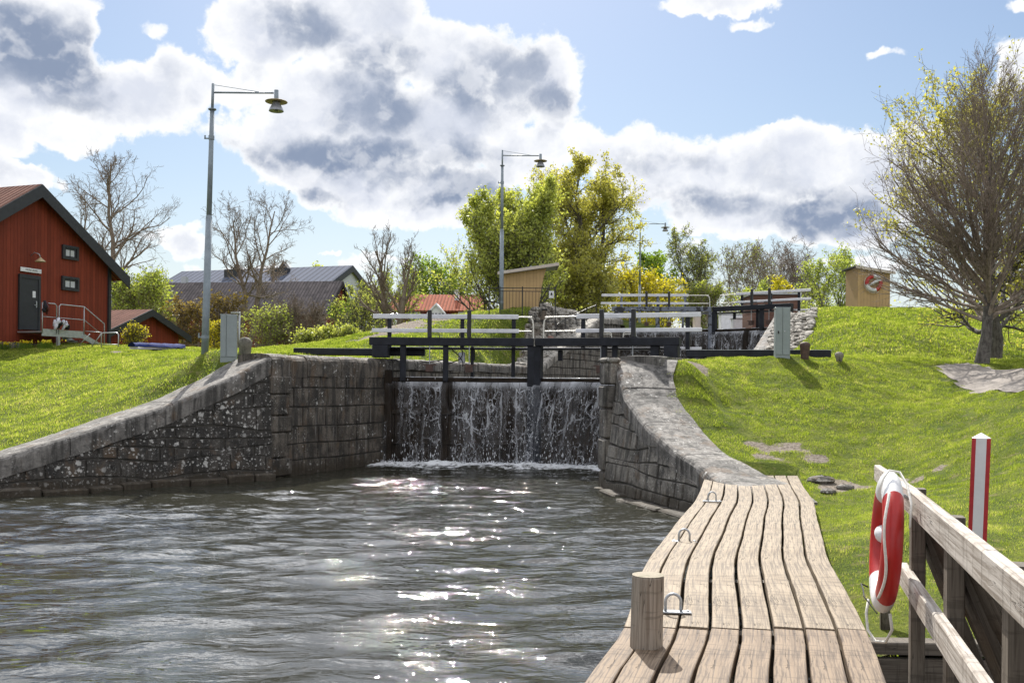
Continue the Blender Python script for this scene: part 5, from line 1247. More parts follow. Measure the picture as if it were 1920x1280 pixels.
# pale far-off van/boat shapes glimpsed behind the hill
for (px0, px1, py0, py1, d, lab) in ((690, 738, 597, 611, 78, 'low white building glimpsed under the bare forked tree'),):
    a, b = W(px0, py1, d), W(px1, py0, d); R6 = thing('white_shed', lab, 'outbuilding', (a.x, a.y, 2.6)); MB().box(((b.x - a.x) / 2, 1.5, (b.z - 2.6) / 2), (b.x - a.x, 3, b.z - 2.6)).build('wall', M_white, R6); MB().prism([(0 - .2, -.2, b.z - 2.6), (b.x - a.x + .2, -.2, b.z - 2.6), (b.x - a.x + .2, 1.5, b.z - 2.6 + .5), (-.2, 1.5, b.z - 2.6 + .5)], (0, 0, .08)).build('roof', M_galv, R6)

# ------------------------------------------------------------------ ochre shelters
def shelter():
    d = 41; a = W(943, 583, d); b = W(1009, 583, d); z = gz((a.x + b.x) / 2, d) - .1; R = thing('open_shelter', 'ochre open-fronted shelter with slanting roof on the hilltop', 'shelter', (a.x, a.y, z)); w = b.x - a.x
    hL = W(943, 514, d).z - z; xR = W(1024, 505, d).x - a.x; hR = W(1024, 503, d).z - z; dp = 1.5
    for yy in (0, dp): MB().prism([(0, yy, 0), (w, yy, 0), (W(1016, 540, d).x - a.x, yy, (W(1016, 535, d).z - z)), (xR, yy, hR), (0, yy, hL)], (0, .06, 0)).build('side_wall', M_ochre, R)
    MB().box((.03, dp / 2 + .03, hL / 2), (.06, dp, hL)).build('back_wall', M_ochre_y, R)
    t = W(933, 516, d); u = W(1044, 499, d); sl = (u.z - t.z) / (u.x - t.x)
    x0, x1 = t.x - a.x, u.x - a.x + .05; z0 = hL + .03 + sl * x0 * .5; z1 = z0 + (x1 - x0) * sl * .97
    MB().prism([(x0, -.25, z0), (x1, -.25, z1), (x1, -.25, z1 + .07), (x0, -.25, z0 + .07)], (0, dp + .55, 0)).build('roof', M_galv, R)
    MB().prism([(x0, -.28, z0 - .06), (x1, -.28, z1 - .06), (x1, -.28, z1 + .06), (x0, -.28, z0 + .06)], (0, .028, 0)).build('fascia', M_fascia, R)
    MB().prism([(x1, -.28, z1 - .06), (x1 + .03, -.28, z1 - .06), (x1 + .03, -.28, z1 + .07), (x1, -.28, z1 + .07)], (0, dp + .6, 0)).build('fascia', M_fascia, R)
    MB().box((w * .55, dp / 2 + .1, .42), (w * .5, .5, .06)).box((w * .4, dp / 2 + .1, .2), (.06, .4, .4)).build('bench', M_brace_plain, R)
    c = W(1014, 570, d - .6); q = W(1015, 583, d - .6); zz = gz(q.x, q.y)
    R2 = thing('low_cupboard', 'small grey-brown box standing at the open end of the ochre shelter', 'box', (q.x, q.y, zz)); MB().box((0, 0, .2), (.42, .35, .42), bev=.02).build('body', M_brace_plain, R2); MB().box((0, 0, .43), (.5, .42, .05), bev=.01).build('lid', M_dark, R2)
    q = W(1031, 583, d - .5); zz = gz(q.x, q.y)
    R3 = thing('stone_bollard', 'squat rounded brick-red bollard behind the sign on the iron fence', 'bollard', (q.x, q.y, zz)); MB().lathe([(.2, -.1), (.2, .18), (.17, .25), (.08, .29), (.01, .30)], (0, 0, 0), 18).build('stone', M_rust_l, R3, smooth=True)
M_fascia = simple('pale_fascia', (.55, .48, .42), .6, var=.1); M_brace_plain = simple('grey_brown_wood', (.16, .13, .10), .8); M_rust_l = simple('red_brown_stone', (.26, .15, .12), .85, var=.3)
shelter()
def right_shed():
    d = 44; a = W(1608, 579, d); b = W(1668.5, 579, d); z = min(gz(a.x, a.y), gz(b.x, b.y)) - .12; w = b.x - a.x; R = thing('lifebuoy_shed', 'narrow ochre shed with sloping roof on the right hilltop', 'shed', (a.x, a.y, z))
    hL = W(1608, 501, d).z - z; hR = W(1668, 511, d).z - z
    MB().prism([(0, 0, 0), (w, 0, 0), (w, 0, hR), (0, 0, hL)], (0, 1.6, 0)).build('wall', M_ochre, R)
    sl = (hR - hL) / w; MB().prism([(-.13, -.15, hL - sl * .13), (w + .16, -.15, hR + sl * .16), (w + .16, -.15, hR + sl * .16 + .06), (-.13, -.15, hL - sl * .13 + .06)], (0, 1.95, 0)).build('roof', M_red_trim, R)
    MB().prism([(-.15, -.18, hL - sl * .15 - .07), (w + .18, -.18, hR + sl * .18 - .07), (w + .18, -.18, hR + sl * .18 + .04), (-.15, -.18, hL - sl * .15 + .04)], (0, .028, 0)).build('fascia', M_fascia, R)
    c = W(1638, 531, d - .08); Rb, exb, upb = lifebuoy('red and white lifebuoy hanging on the wall of the ochre shed', (c.x, c.y - .03, c.z), (0, -1, 0), .315, .085, dict(segs=[(rad(55), rad(150), M_bwhite, 'white_band'), (rad(150), rad(240), M_bwhite, 'white_band'), (rad(240), rad(330), M_bred, 'red_band'), (rad(-30), rad(55), M_bwhite, 'white_band')][:0] + [(rad(20), rad(95), M_bwhite, 'white_band'), (rad(95), rad(190), M_bred, 'red_band'), (rad(190), rad(290), M_bwhite, 'white_band'), (rad(290), rad(380), M_bred, 'red_band')]))
    g = MB(); s = -1
    p1 = Vector((-.24, -.02, -.11)); p2 = Vector((.24, -.02, .13)); g.tube([p1, (p1 + p2) / 2 - Vector((.05, 0, .02)), (p1 + p2) / 2 + Vector((.08, 0, .06)), p2], [.03, .07, .07, .035], 10); g.build('float_light', M_bwhite, Rb, smooth=True)
    g = MB().tube([Vector((math.cos(t) * .44, -.02, math.sin(t) * .44)) for t in np.linspace(rad(120), rad(300), 24)], .008, 6); g.build('grab_rope', M_rope, Rb, smooth=True)
right_shed()
# iron fence round the shelter
def iron_fence(label, pts, nb, group=None, h=1.02, gap=.13, sign=None, top2=True):
    P = [Vector(p) for p in pts]; R = thing('iron_fence', label, 'fence', P[0])
    for i, p in enumerate(P): MB().box(p + Vector((0, 0, h / 2 - .1)), (.045, .045, h + .32)).build('post', M_black_metal, R, local=False)
    for a, b in zip(P[:-1], P[1:]):
        for zz in ([h, h - .13] if top2 else [h]) + [.06]: MB().bar(a + Vector((0, 0, zz)), b + Vector((0, 0, zz)), .03, .03).build('rail', M_black_metal, R, local=False)
        g = MB(); n = max(2, int((b - a).length / gap))
        for k in range(1, n): q = a.lerp(b, k / n); g.bar(q + Vector((0, 0, .0)), q + Vector((0, 0, h - .13 if top2 and k % 4 else h + (.03 if top2 else 0))), .014, .014, up=(1, 0, 0))
        g.build('bars', M_black_metal, R, local=False)
    return R
def gp2(px, d): v = W(px, 600, d); return (v.x, v.y, gz(v.x, v.y))
F1 = [gp2(px, 39.2) for px in (917, 937, 979, 1041)]; zf = sum(p[2] for p in F1) / 4; F1 = [(x, y, zf) for x, y, z in F1]
iron_fence('black iron fence in front of the ochre shelter on the hilltop', F1, 6, h=W(979, 540, 39.2).z - zf, gap=.13)
fs = W(1034, 552, 39.1); R7 = thing('fence_sign', 'small white sign with black figure on the iron fence by the shelter', 'sign', (fs.x, fs.y, fs.z)); MB().box((0, 0, 0), (.20, .012, .29)).build('plate', M_white, R7); MB().lathe([(.0, -.06), (.04, -.05), (.03, 0), (.015, .05), (.0, .06)], (0, -.012, .03), 10, caps=False).build('symbol', M_dark, R7)
F2 = [(W(px, 580, 41).x, 41 + i * .8, 0) for i, px in enumerate((1044, 1062, 1085, 1108, 1130))]; F2 = [(x, y, W(0, 583 + i * 2, y).z if 0 else gz(x, y)) for i, (x, y, _) in enumerate(F2)]
iron_fence('low iron fence descending behind the rubble bank towards the upper lock', F2, 5, h=.62, gap=.12, top2=False)
# dark rail fence low behind the left quay
P_ = [W(px, 664, 46) for px in (330, 372, 415, 455, 480, 502, 520)]; P_ = [(p.x, p.y, 3.28) for p in P_]
R8 = thing('rail_fence', 'dark wooden rail fence low behind the left quay, below the bushes', 'fence', P_[0])
for p in P_: MB().box((p[0], p[1], p[2] + .25), (.07, .07, 1.1)).build('post', M_brace_plain, R8, local=False)
for z in (.28, .5, .68): MB().bar((P_[0][0], P_[0][1], P_[0][2] + z), (P_[-1][0], P_[-1][1], P_[-1][2] + z), .03, .05).build('rail', M_brace_plain, R8, local=False)
# small path lights beyond
for (px, py, d, lab) in ((607, 604, 52, 'short thin lamp post with flat head near the barn gable'), (449, 587, 42, 'short thin lamp post just right of the grey cabinet on the left lawn')):
    t = W(px, py, d); z = gz(t.x, t.y); R9 = thing('path_light', lab, 'street lamp', (t.x, t.y, z)); h = t.z - z; MB().tube([(0, 0, -.2), (0, 0, h)], .04, 10).build('pole', M_galv, R9, smooth=True); MB().box((-.16, 0, h + .02), (.42, .14, .05), bev=.01).build('lamp_head', M_galv, R9)
# blue covered dinghy
def boat():
    a, b = W(246, 652, 33.0), W(346, 650, 34.5); m_ = (a + b) / 2; z = gz(m_.x, m_.y); ln = (b - a).length; R = thing('covered_boat', 'low boat under a blue tarpaulin on the lawn in front of the red annexe', 'boat', (m_.x, m_.y, z), math.atan2(b.y - a.y, b.x - a.x))
    n = 14; V = []; k = 7
    for i in range(n):
        t = i / (n - 1); w = .5 * math.sin(min(1, .35 + t * 1.1 if t < .6 else (1 - t) * 2.2 + .1) * PI / 2); x = (t - .5) * ln
        for j in range(k): a_ = PI * j / (k - 1); V.append((x, -math.cos(a_) * w, .06 + math.sin(a_) * .15 + .015 * math.sin(i * 2.1 + j)))
    fs = [(i * k + j, i * k + j + 1, (i + 1) * k + j + 1, (i + 1) * k + j) for i in range(n - 1) for j in range(k - 1)]
    np_mesh('tarpaulin', np.array(V), [np.array(fs), np.array([tuple(range(k)), tuple((n - 1) * k + j for j in range(k))])], simple('blue_tarp', (.010, .022, .11), .8, var=.3, spec=.1), R, smooth=True)
    MB().prism([(-ln / 2 + .1, -.3, .06), (ln / 2 - .5, -.3, .06), (ln / 2 - .1, 0, .06), (ln / 2 - .5, .3, .06), (-ln / 2 + .1, .3, .06)], (0, 0, -.08)).build('hull', M_white, R)
boat()
# timber-sided hull beyond the upper gate's right leaf
a, b = W(1411, 577, 57), W(1511, 577, 56); R10 = thing('timber_barge_house', 'brown plank-sided deckhouse with pale edges behind the right rail of the upper gate', 'cabin', (a.x, a.y, 5.0)); wd = b.x - a.x; zt = W(1460, 553, 57).z - 5; zt2 = W(1511, 549, 57).z - 5
M_brown = m_planked('brown_boards', (.16, .085, .065), 5, axis=2, dark=.5)
MB().prism([(.0, 0, 0), (wd - .3, 0, 0), (wd - .12, 0, zt2 - .1), (.0, 0, zt)], (0, 2.5, 0)).build('wall', M_brown, R10); MB().bar((wd - .28, -.06, 0), (wd - .02, -.06, zt2), .05, .07, up=(1, 0, 0)).build('edge_post', M_white, R10); MB().prism([(-.1, -.15, zt), (wd - .1, -.15, zt2 - .1), (wd - .1, -.15, zt2 - .02), (-.1, -.15, zt + .08)], (0, 2.8, 0)).build('roof', M_galv, R10)
# white quay stuff seen under the upper gate beams
for i, (x0, x1, y0, y1, d, lab) in enumerate(((1352, 1400, 590, 606, 66, 'white low cabin seen under the upper gate beam, right of its centre post'), (1303, 1314, 591, 606, 64, 'narrow white cabinet seen left of the centre posts of the upper gate'), (1375, 1440, 598, 606, 62, 'long white quay board seen under the right leaf of the upper gate'))):
    a, b = W(x0, y1, d), W(x1, y0, d); R11 = thing(('white_cabin', 'white_cabinet', 'quay_board')[i], lab, ('cabin', 'cabinet', 'board')[i], (a.x, a.y, 4.9)); h = b.z - 4.9; w = b.x - a.x
    MB().box((w / 2, .4, h / 2), (w, .8, h), bev=.03).build('body', M_fascia if i == 1 else M_white, R11); MB().box((w / 2, .4, h + .03), (w + .1, .9, .06)).build('lid', M_galv, R11)
    if i == 0: MB().box((w * .75, -.01, h * .6), (w * .3, .02, h * .3)).build('pane', M_dark, R11)
# ------------------------------------------------------------------ vegetation
def m_leaf(name, c1, c2, trans=.5, rough=.5):
    def fn(T, b, o):
        r = T.new('ShaderNodeNewGeometry').outputs['Random Per Island']; n = T.noise(geo_pos(T), .7, 3, .5)
        f = T.math('ADD', T.math('MULTIPLY', r, .65), T.math('MULTIPLY', T.ramp(n, .35, .65), .35)); c = T.mix(f, c1, c2)
        T.put(b.inputs['Base Color'], c); b.inputs['Roughness'].default_value = rough; b.inputs['Specular IOR Level'].default_value = .3
        tl = T.new('ShaderNodeBsdfTranslucent'); T.put(tl.inputs['Color'], T.mix(1.0, c, (1.25, 1.2, .6, 1), 'MULTIPLY')); ms = T.new('ShaderNodeMixShader'); ms.inputs[0].default_value = trans
        T.l.new(b.outputs[0], ms.inputs[1]); T.l.new(tl.outputs[0], ms.inputs[2]); T.l.new(ms.outputs[0], o.inputs['Surface'])
    return mat(name, fn)
L_lime = m_leaf('lime_leaf', (.25, .31, .07), (.60, .64, .20))
L_maple = m_leaf('maple_leaf', (.27, .28, .06), (.60, .58, .18))
L_olive = m_leaf('birch_leaf', (.15, .19, .04), (.36, .40, .12))
L_brown = m_leaf('budding_brown_leaf', (.12, .09, .03), (.34, .26, .09))
L_yellow = m_leaf('yellow_shoot_leaf', (.30, .30, .02), (.60, .52, .05))
L_pale = m_leaf('pale_green_leaf', (.20, .27, .05), (.48, .55, .16))
L_green = m_leaf('mid_green_leaf', (.10, .18, .02), (.28, .40, .05))
def m_bark(name, c1, c2):
    def fn(T, b, o):
        co = geo_pos(T); n = T.noise(T.map(co, (3, 3, 1)), 5, 6, .7); n2 = T.noise(T.map(co, (1, 1, 5)), 4, 4, .6)
        c = T.mix(T.ramp(n, .35, .65), c1, c2); c = T.mix(T.ramp(n2, .58, .7, 0, .4), c, (.30, .29, .25, 1))
        T.put(b.inputs['Base Color'], c); b.inputs['Roughness'].default_value = .9; T.put(b.inputs['Normal'], T.bump(n, 1, .03))
    return mat(name, fn)
B_grey = m_bark('grey_bark', (.055, .048, .042), (.15, .135, .12)); B_brown = m_bark('brown_twig_bark', (.16, .125, .10), (.34, .28, .23)); B_warm = m_bark('warm_bark', (.13, .10, .075), (.27, .22, .17))

def unit(a): return a / (np.linalg.norm(a, axis=-1, keepdims=True) + 1e-9)
def grow(rs, par, prad, n, t0, t1, ang, length, wander, trop, K=5, rr=.6, tip=.35, angj=.25, tpow=1.0, minr=.005, out=None):
    N, KP, _ = par.shape; M = N * n; idx = np.repeat(np.arange(N), n); t = t0 + (t1 - t0) * ((np.tile(np.arange(n), N) + rs.rand(M)) / n) ** tpow
    f = t * (KP - 1); i = np.minimum(f.astype(int), KP - 2); w = (f - i)[:, None]; A = par[idx, i]; Bp = par[idx, i + 1]; st = A * (1 - w) + Bp * w; pd = unit(Bp - A)
    r0 = (prad[idx, i] * (1 - w[:, 0]) + prad[idx, i + 1] * w[:, 0]) * rr
    rv = rs.randn(M, 3)
    if out is not None: rv = rv + out[idx] if out.ndim == 2 else rv
    pr = unit(rv - pd * (rv * pd).sum(-1, keepdims=True)); a = ang(t) if callable(ang) else np.full(M, ang); a = a + rs.randn(M) * angj * a; d = pd * np.cos(a)[:, None] + pr * np.sin(a)[:, None]
    plen = np.linalg.norm(par[:, 1:] - par[:, :-1], axis=-1).sum(-1)[idx]; L = length(t, plen, rs, M)
    P = np.zeros((M, K, 3)); P[:, 0] = st; cur = st
    for k in range(1, K):
        d = unit(d + rs.randn(M, 3) * wander + np.array([0, 0, trop])); cur = cur + d * (L / (K - 1))[:, None]; P[:, k] = cur
    R = np.maximum(minr, r0[:, None] * np.linspace(1, tip, K)[None]); return P, R
def tubes(parts, S):
    Vs, Fs, b = [], [], 0
    for (P, R), s in zip(parts, S):
        N, K, _ = P.shape; T_ = np.empty_like(P); T_[:, 1:-1] = P[:, 2:] - P[:, :-2]; T_[:, 0] = P[:, 1] - P[:, 0]; T_[:, -1] = P[:, -1] - P[:, -2]; T_ = unit(T_)
        ref = np.where(np.abs(T_[:, :1, 2:3]) > .8, np.array([1., 0, 0]), np.array([0, 0, 1.])); u = unit(np.cross(T_, ref)); v = np.cross(T_, u); a = np.arange(s) * 2 * PI / s
        V = P[:, :, None] + (u[:, :, None] * np.cos(a)[None, None, :, None] + v[:, :, None] * np.sin(a)[None, None, :, None]) * R[:, :, None, None]
        I = np.arange(N * K * s).reshape(N, K, s) + b; J = np.roll(I, -1, 2); Fs.append(np.stack([I[:, :-1], J[:, :-1], J[:, 1:], I[:, 1:]], -1).reshape(-1, 4)); Vs.append(V.reshape(-1, 3)); b += N * K * s
    return np.concatenate(Vs), np.concatenate(Fs)
def leaf_mesh(rs, C, size, sj=.4, up=.3):
    n = len(C); u = unit(rs.randn(n, 3)); q = rs.randn(n, 3); q[:, 2] += up; v = unit(np.cross(u, q)); s = size * (1 + sj * (rs.rand(n) * 2 - 1))
    V = np.stack([C - u * s[:, None] * .5, C + v * s[:, None] * .36, C + u * s[:, None] * .5, C - v * s[:, None] * .36], 1).reshape(-1, 3); return V, np.arange(n * 4).reshape(n, 4)
SHAPES = {'oval': lambda t: .35 + .65 * np.sin(PI * np.clip(t * .95 + .08, 0, 1)), 'cone': lambda t: 1.05 - .8 * t, 'vase': lambda t: .55 + .5 * t, 'round': lambda t: np.sqrt(np.clip(1 - (2 * t - 1) ** 2, .06, 1)), 'egg': lambda t: np.sin(PI * np.clip(.28 + .72 * t, 0, 1)) ** .7 + .05}
def tree(name, label, cat, px, d, top, Rpx, leaf=None, nleaf=0, lsize=.1, bark=None, seed=1, n=(20, 7, 5, 4), r0=None, t0=.2, shape='oval', ang=(1.15, .45), trop=.12, zb=None, lean=(0, 0), wander=.16, group=None, lens=(.5, .45, .5), y=None, droop=0, minr=None, stems=1, twig_n=True, angs=(.7, .7, .7)):
    rs = np.random.RandomState(seed); p = W(px, 640, d); z = gz(p.x, p.y) - .1 if zb is None else zb; H = W(px, top, d).z - z; Rm = Rpx / F * d * 1.28; r0 = r0 or H * .022; minr = minr or max(.004, d * .00012)
    R = thing(name, label, cat, (p.x, p.y, z), group=group); K = 9
    tr = np.zeros((stems, K, 3)); rd_ = np.zeros((stems, K))
    for s in range(stems):
        q = np.linspace(0, 1, K); an = 2 * PI * s / stems + rs.rand(); sp = 0 if stems == 1 else Rm * .45
        hh = H * (.94 if stems == 1 else rs.uniform(.75, .95)); w = np.cumsum(rs.randn(K, 2) * H * .012, 0); w[0] = 0
        tr[s, :, 0] = w[:, 0] + lean[0] * q * H + sp * math.cos(an) * q ** 1.1; tr[s, :, 1] = w[:, 1] + lean[1] * q * H + sp * math.sin(an) * q ** 1.1; tr[s, :, 2] = q * hh
        rd_[s] = np.maximum(minr * 1.5, r0 * (1 - q * .86) * (1 + .35 * np.exp(-q * 22))) / (1 if stems == 1 else stems ** .4)
    sh = SHAPES[shape]
    a_fn = lambda t: ang[0] + (ang[1] - ang[0]) * (t - t0) / (1 - t0)
    P1, R1 = grow(rs, tr, rd_, n[0], t0, .97, a_fn, lambda t, pl, r, M: Rm * sh((t - t0) / (1 - t0)) * r.uniform(.75, 1.15, M), wander, trop, 6, .55, .3, .2, minr=minr)
    P2, R2 = grow(rs, P1, R1, n[1], .18, 1, angs[0], lambda t, pl, r, M: pl * lens[0] * (1.15 - .5 * t) * r.uniform(.6, 1.2, M), wander, trop * .8, 5, .62, .35, minr=minr)
    P3, R3 = grow(rs, P2, R2, n[2], .15, 1, angs[1], lambda t, pl, r, M: pl * lens[1] * r.uniform(.6, 1.25, M), wander, trop * .5 - droop, 4, .65, .4, minr=minr)
    parts = [(tr, rd_), (P1, R1), (P2, R2), (P3, R3)]; S = [10, 6, 4, 3]
    if n[3]:
        P4, R4 = grow(rs, P3, R3, n[3], .1, 1, angs[2], lambda t, pl, r, M: pl * lens[2] * r.uniform(.6, 1.3, M), wander, trop * .4 - droop * 1.5, 3, .7, .5, minr=minr); parts.append((P4, R4)); S.append(3)
    V, Fq = tubes(parts[:1], S[:1]); np_mesh('trunk', V, Fq, bark or B_grey, R, smooth=True)
    V, Fq = tubes(parts[1:], S[1:]); V[:, 2] = np.maximum(V[:, 2], -.1); cr_ = np_mesh('crown' if not leaf else 'branches', V, Fq, bark or B_grey, R, smooth=True)
    if leaf and nleaf:
        src = parts[-1][0].reshape(-1, 3); src2 = parts[-2][0].reshape(-1, 3); C = np.concatenate([src[rs.randint(0, len(src), int(nleaf * .75))], src2[rs.randint(0, len(src2), nleaf - int(nleaf * .75))]]); C = C + rs.randn(len(C), 3) * lsize * .8
        C = C[C[:, 2] > -.05]
        V, Fq = leaf_mesh(rs, C, lsize); np_mesh('crown', V, Fq, leaf, R)
    return R
bt = 'bare_tree'
# right foreground pair
def fan_tree():
    rs = np.random.RandomState(12); p = W(1840, 640, 24); z = gz(p.x, p.y) - .08; H = W(1840, 190, 24).z - z
    R = thing(bt, 'large bare tree with fan of fine brown twigs beside the gravel path', 'tree', (p.x, p.y, z)); K = 9; q = np.linspace(0, 1, K)
    tr = np.zeros((1, K, 3)); tr[0, :, 2] = q * H * .97; tr[0, :, 0] = .02 * H * np.sin(q * 3) + .12 * q + .08 * np.sin(q * 9); tr[0, :, 1] = .1 * q; rd_ = np.maximum(.010, .15 * (1 - q) ** 1.0 * (1 + .3 * np.exp(-q * 30)))[None]
    P1, R1 = grow(rs, tr, rd_, 64, .17, .90, lambda t: np.clip(1.28 - 1.15 * (t - .15) ** .75, .42, 1.25), lambda t, pl, r, M: np.clip(3.9 - 2.6 * (t - .15), .7, 4) * r.uniform(.68, 1.08, M), .045, .035, 8, .42, .3, .14, tpow=1.35, minr=.0045)
    P2, R2 = grow(rs, P1, R1, 12, .25, 1, .42, lambda t, pl, r, M: pl * .42 * (1.15 - .5 * t) * r.uniform(.6, 1.2, M), .06, .07, 6, .60, .4, minr=.0038)
    P3, R3 = grow(rs, P2, R2, 5, .12, 1, .55, lambda t, pl, r, M: pl * .48 * r.uniform(.5, 1.2, M), .12, .07, 4, .7, .5, minr=.0034)
    P4, R4 = grow(rs, P3, R3, 3, .1, 1, .6, lambda t, pl, r, M: pl * .55 * r.uniform(.5, 1.2, M), .14, .03, 3, .8, .6, minr=.0031)
    V, Fq = tubes([(tr, rd_)], [14]); np_mesh('trunk', V, Fq, B_grey, R, smooth=True)
    V, Fq = tubes([(P1, R1), (P2, R2), (P3, R3), (P4, R4)], [6, 4, 3, 3]); np_mesh('crown', V, Fq, B_brown, R, smooth=True)
fan_tree()
tree('maple_tree', 'broad maple in young yellow-green leaf, close behind the large bare tree', 'tree', 1862, 27.5, 225, 200, L_maple, 24000, .078, B_grey, seed=21, n=(34, 8, 5, 3), r0=.17, t0=.14, shape='egg', ang=(1.35, .45), trop=.08, wander=.2, zb=None, lens=(.5, .5, .5))
tree('shrub', 'dark leafless thicket on the hilltop at the right picture edge', 'shrub', 1915, 44, 500, 50, L_brown, 900, .10, B_brown, seed=22, n=(16, 6, 4, 3), stems=5, t0=.08, shape='oval')
tree('shrub', 'second dark thicket right of the tree trunks on the right hilltop', 'shrub', 1868, 45, 556, 22, L_green, 1500, .09, B_brown, seed=23, n=(12, 6, 4, 0), stems=4, t0=.08)
# centre
tree('lime_tree', 'dense ovoid light green tree rising directly behind the ochre shelter', 'tree', 962, 50, 358, 112, L_lime, 46000, .125, B_grey, seed=31, n=(22, 8, 5, 3), t0=.03, shape='cone', ang=(1.25, .35), trop=.24, stems=4, zb=4.6, r0=.22, wander=.10)
tree('maple_tree', 'tallest yellow-green tree in the centre, with dark trunk, right of the ovoid tree', 'tree', 1106, 58, 316, 88, L_maple, 46000, .13, B_grey, seed=35, n=(18, 8, 5, 3), t0=.2, shape='round', ang=(1.2, .45), trop=.07, stems=3, zb=4.6, r0=.42, wander=.22)
tree('shrub', 'leafy undergrowth at the foot of the tallest centre tree', 'shrub', 1075, 55, 505, 70, L_maple, 11000, .16, B_grey, seed=36, n=(16, 7, 5, 0), stems=5, t0=.05, zb=4.6)
tree('shrub', 'yellow-green bush behind the left leaf of the upper gate', 'shrub', 1180, 66, 520, 60, L_yellow, 6500, .18, B_grey, seed=37, n=(14, 6, 4, 0), stems=5, t0=.05, zb=4.8)
tree('shrub', 'bright yellow bush left of the farthest lamp post', 'shrub', 1236, 70, 528, 40, L_yellow, 4500, .17, B_grey, seed=38, n=(14, 6, 4, 0), stems=5, t0=.05, zb=4.8)
tree('broadleaf_tree', 'dark green round tree just right of the farthest lamp post', 'tree', 1222, 84, 474, 40, L_green, 7000, .22, B_grey, seed=39, n=(14, 7, 4, 0), t0=.15, stems=3, shape='round', zb=4.8, r0=.2)
tree('birch_tree', 'tall thin-leaved birch with drooping twigs behind the upper gate', 'tree', 1297, 85, 432, 46, L_olive, 8000, .14, B_grey, seed=40, n=(18, 8, 5, 3), t0=.15, shape='round', ang=(.85, .4), trop=.10, droop=.18, stems=3, zb=4.8, r0=.24)
tree('shrub', 'olive thicket below the drooping birch', 'shrub', 1320, 80, 530, 50, L_olive, 5500, .18, B_brown, seed=41, n=(14, 6, 4, 0), stems=5, t0=.05, zb=4.8)
tree(bt, 'bare far tree above the left end of the right-hand upper gate rail', 'tree', 1392, 96, 474, 52, L_olive, 3000, .14, B_brown, seed=42, n=(16, 7, 5, 4), t0=.15, stems=3, shape='round', zb=4.8)
tree(bt, 'bare rounded far tree, middle one of the far bare trees on the right', 'tree', 1450, 100, 476, 62, None, 0, bark=B_brown, seed=43, n=(18, 7, 5, 4), t0=.2, stems=3, zb=4.8, shape='round')
tree(bt, 'bare rounded far tree nearest to the deckhouse', 'tree', 1500, 98, 490, 48, None, 0, bark=B_brown, seed=44, n=(16, 7, 5, 4), t0=.2, stems=3, zb=4.8, shape='round')
tree('shrub', 'yellow-leaved small tree above the brown deckhouse', 'shrub', 1466, 86, 514, 34, L_yellow, 4200, .18, B_grey, seed=45, n=(14, 6, 4, 0), stems=4, t0=.08, zb=4.8)
tree('shrub', 'pale green bush right of the deckhouse', 'shrub', 1412, 82, 522, 36, L_pale, 3500, .18, B_grey, seed=46, n=(14, 6, 4, 0), stems=4, t0=.08, zb=4.8)
tree('broadleaf_tree', 'light green tree left of the ochre lifebuoy shed on the right', 'tree', 1566, 74, 482, 52, L_pale, 9000, .15, B_grey, seed=47, n=(16, 7, 5, 0), t0=.1, stems=3, shape='round', zb=4.9, r0=.16)
tree('shrub', 'thin grey-green bush between the deckhouse and the lifebuoy shed', 'shrub', 1525, 78, 530, 30, L_olive, 2600, .15, B_brown, seed=48, n=(14, 6, 4, 0), stems=4, t0=.05, zb=4.9)
# left of centre
tree('broadleaf_tree', 'distant mid-green tree behind the cottage, left of the ovoid tree', 'tree', 832, 112, 490, 56, L_green, 9000, .26, B_grey, seed=51, n=(16, 7, 4, 0), t0=.1, stems=4, shape='round', zb=3.2)
tree('broadleaf_tree', 'distant green tree just above the left end of the cottage roof', 'tree', 775, 115, 508, 38, L_lime, 4500, .28, B_grey, seed=52, n=(14, 7, 4, 0), t0=.1, stems=3, shape='round', zb=3.2)
tree('broadleaf_tree', 'small leafy tree top showing over the seamed roof of the hall', 'tree', 600, 165, 486, 20, L_lime, 1500, .45, B_grey, seed=53, n=(16, 6, 4, 0), t0=.3, zb=3.2)
tree(bt, 'bare forked pollard tree with two thick upright limbs behind the near gate rails', 'tree', 737, 50, 445, 72, None, 0, bark=B_warm, seed=57, n=(12, 7, 5, 3), t0=.22, shape='round', ang=(1.1, .35), trop=.30, stems=2, r0=.34, zb=3.2, wander=.16, lens=(.34, .5, .5))
tree('shrub', 'thin pale green bush behind the forked pollard', 'shrub', 742, 60, 500, 48, L_pale, 2600, .15, B_grey, seed=55, n=(14, 6, 5, 0), stems=4, t0=.1, zb=3.2)
tree('shrub', 'pale green tall shrub in front of the barn gable', 'shrub', 667, 55, 540, 44, L_lime, 2600, .11, B_grey, seed=56, n=(16, 7, 5, 0), stems=5, t0=.05, zb=3.1)
tree('shrub', 'grey-green bush right of the barn gable under the hall', 'shrub', 705, 66, 535, 45, L_olive, 3500, .16, B_grey, seed=58, n=(14, 6, 5, 0), stems=5, t0=.05, zb=3.1)
tree('shrub', 'ivy-dark shrub against the brick gable of the barn', 'shrub', 640, 62, 560, 28, L_green, 2600, .14, B_brown, seed=59, n=(14, 6, 5, 0), stems=4, t0=.05, zb=3.1)
for i, (px, tp_, lab) in enumerate(((575, 622, 'leftmost clump of the low green hedge beyond the left quay'), (612, 618, 'middle clump of the low green hedge beyond the left quay'), (650, 614, 'rightmost clump of the low green hedge beyond the left quay'))):
    tree('hedge', lab, 'hedge', px, 45, tp_, 26, L_lime, 2600, .10, B_grey, seed=60 + i, n=(14, 6, 4, 0), stems=5, t0=.02, zb=3.1)
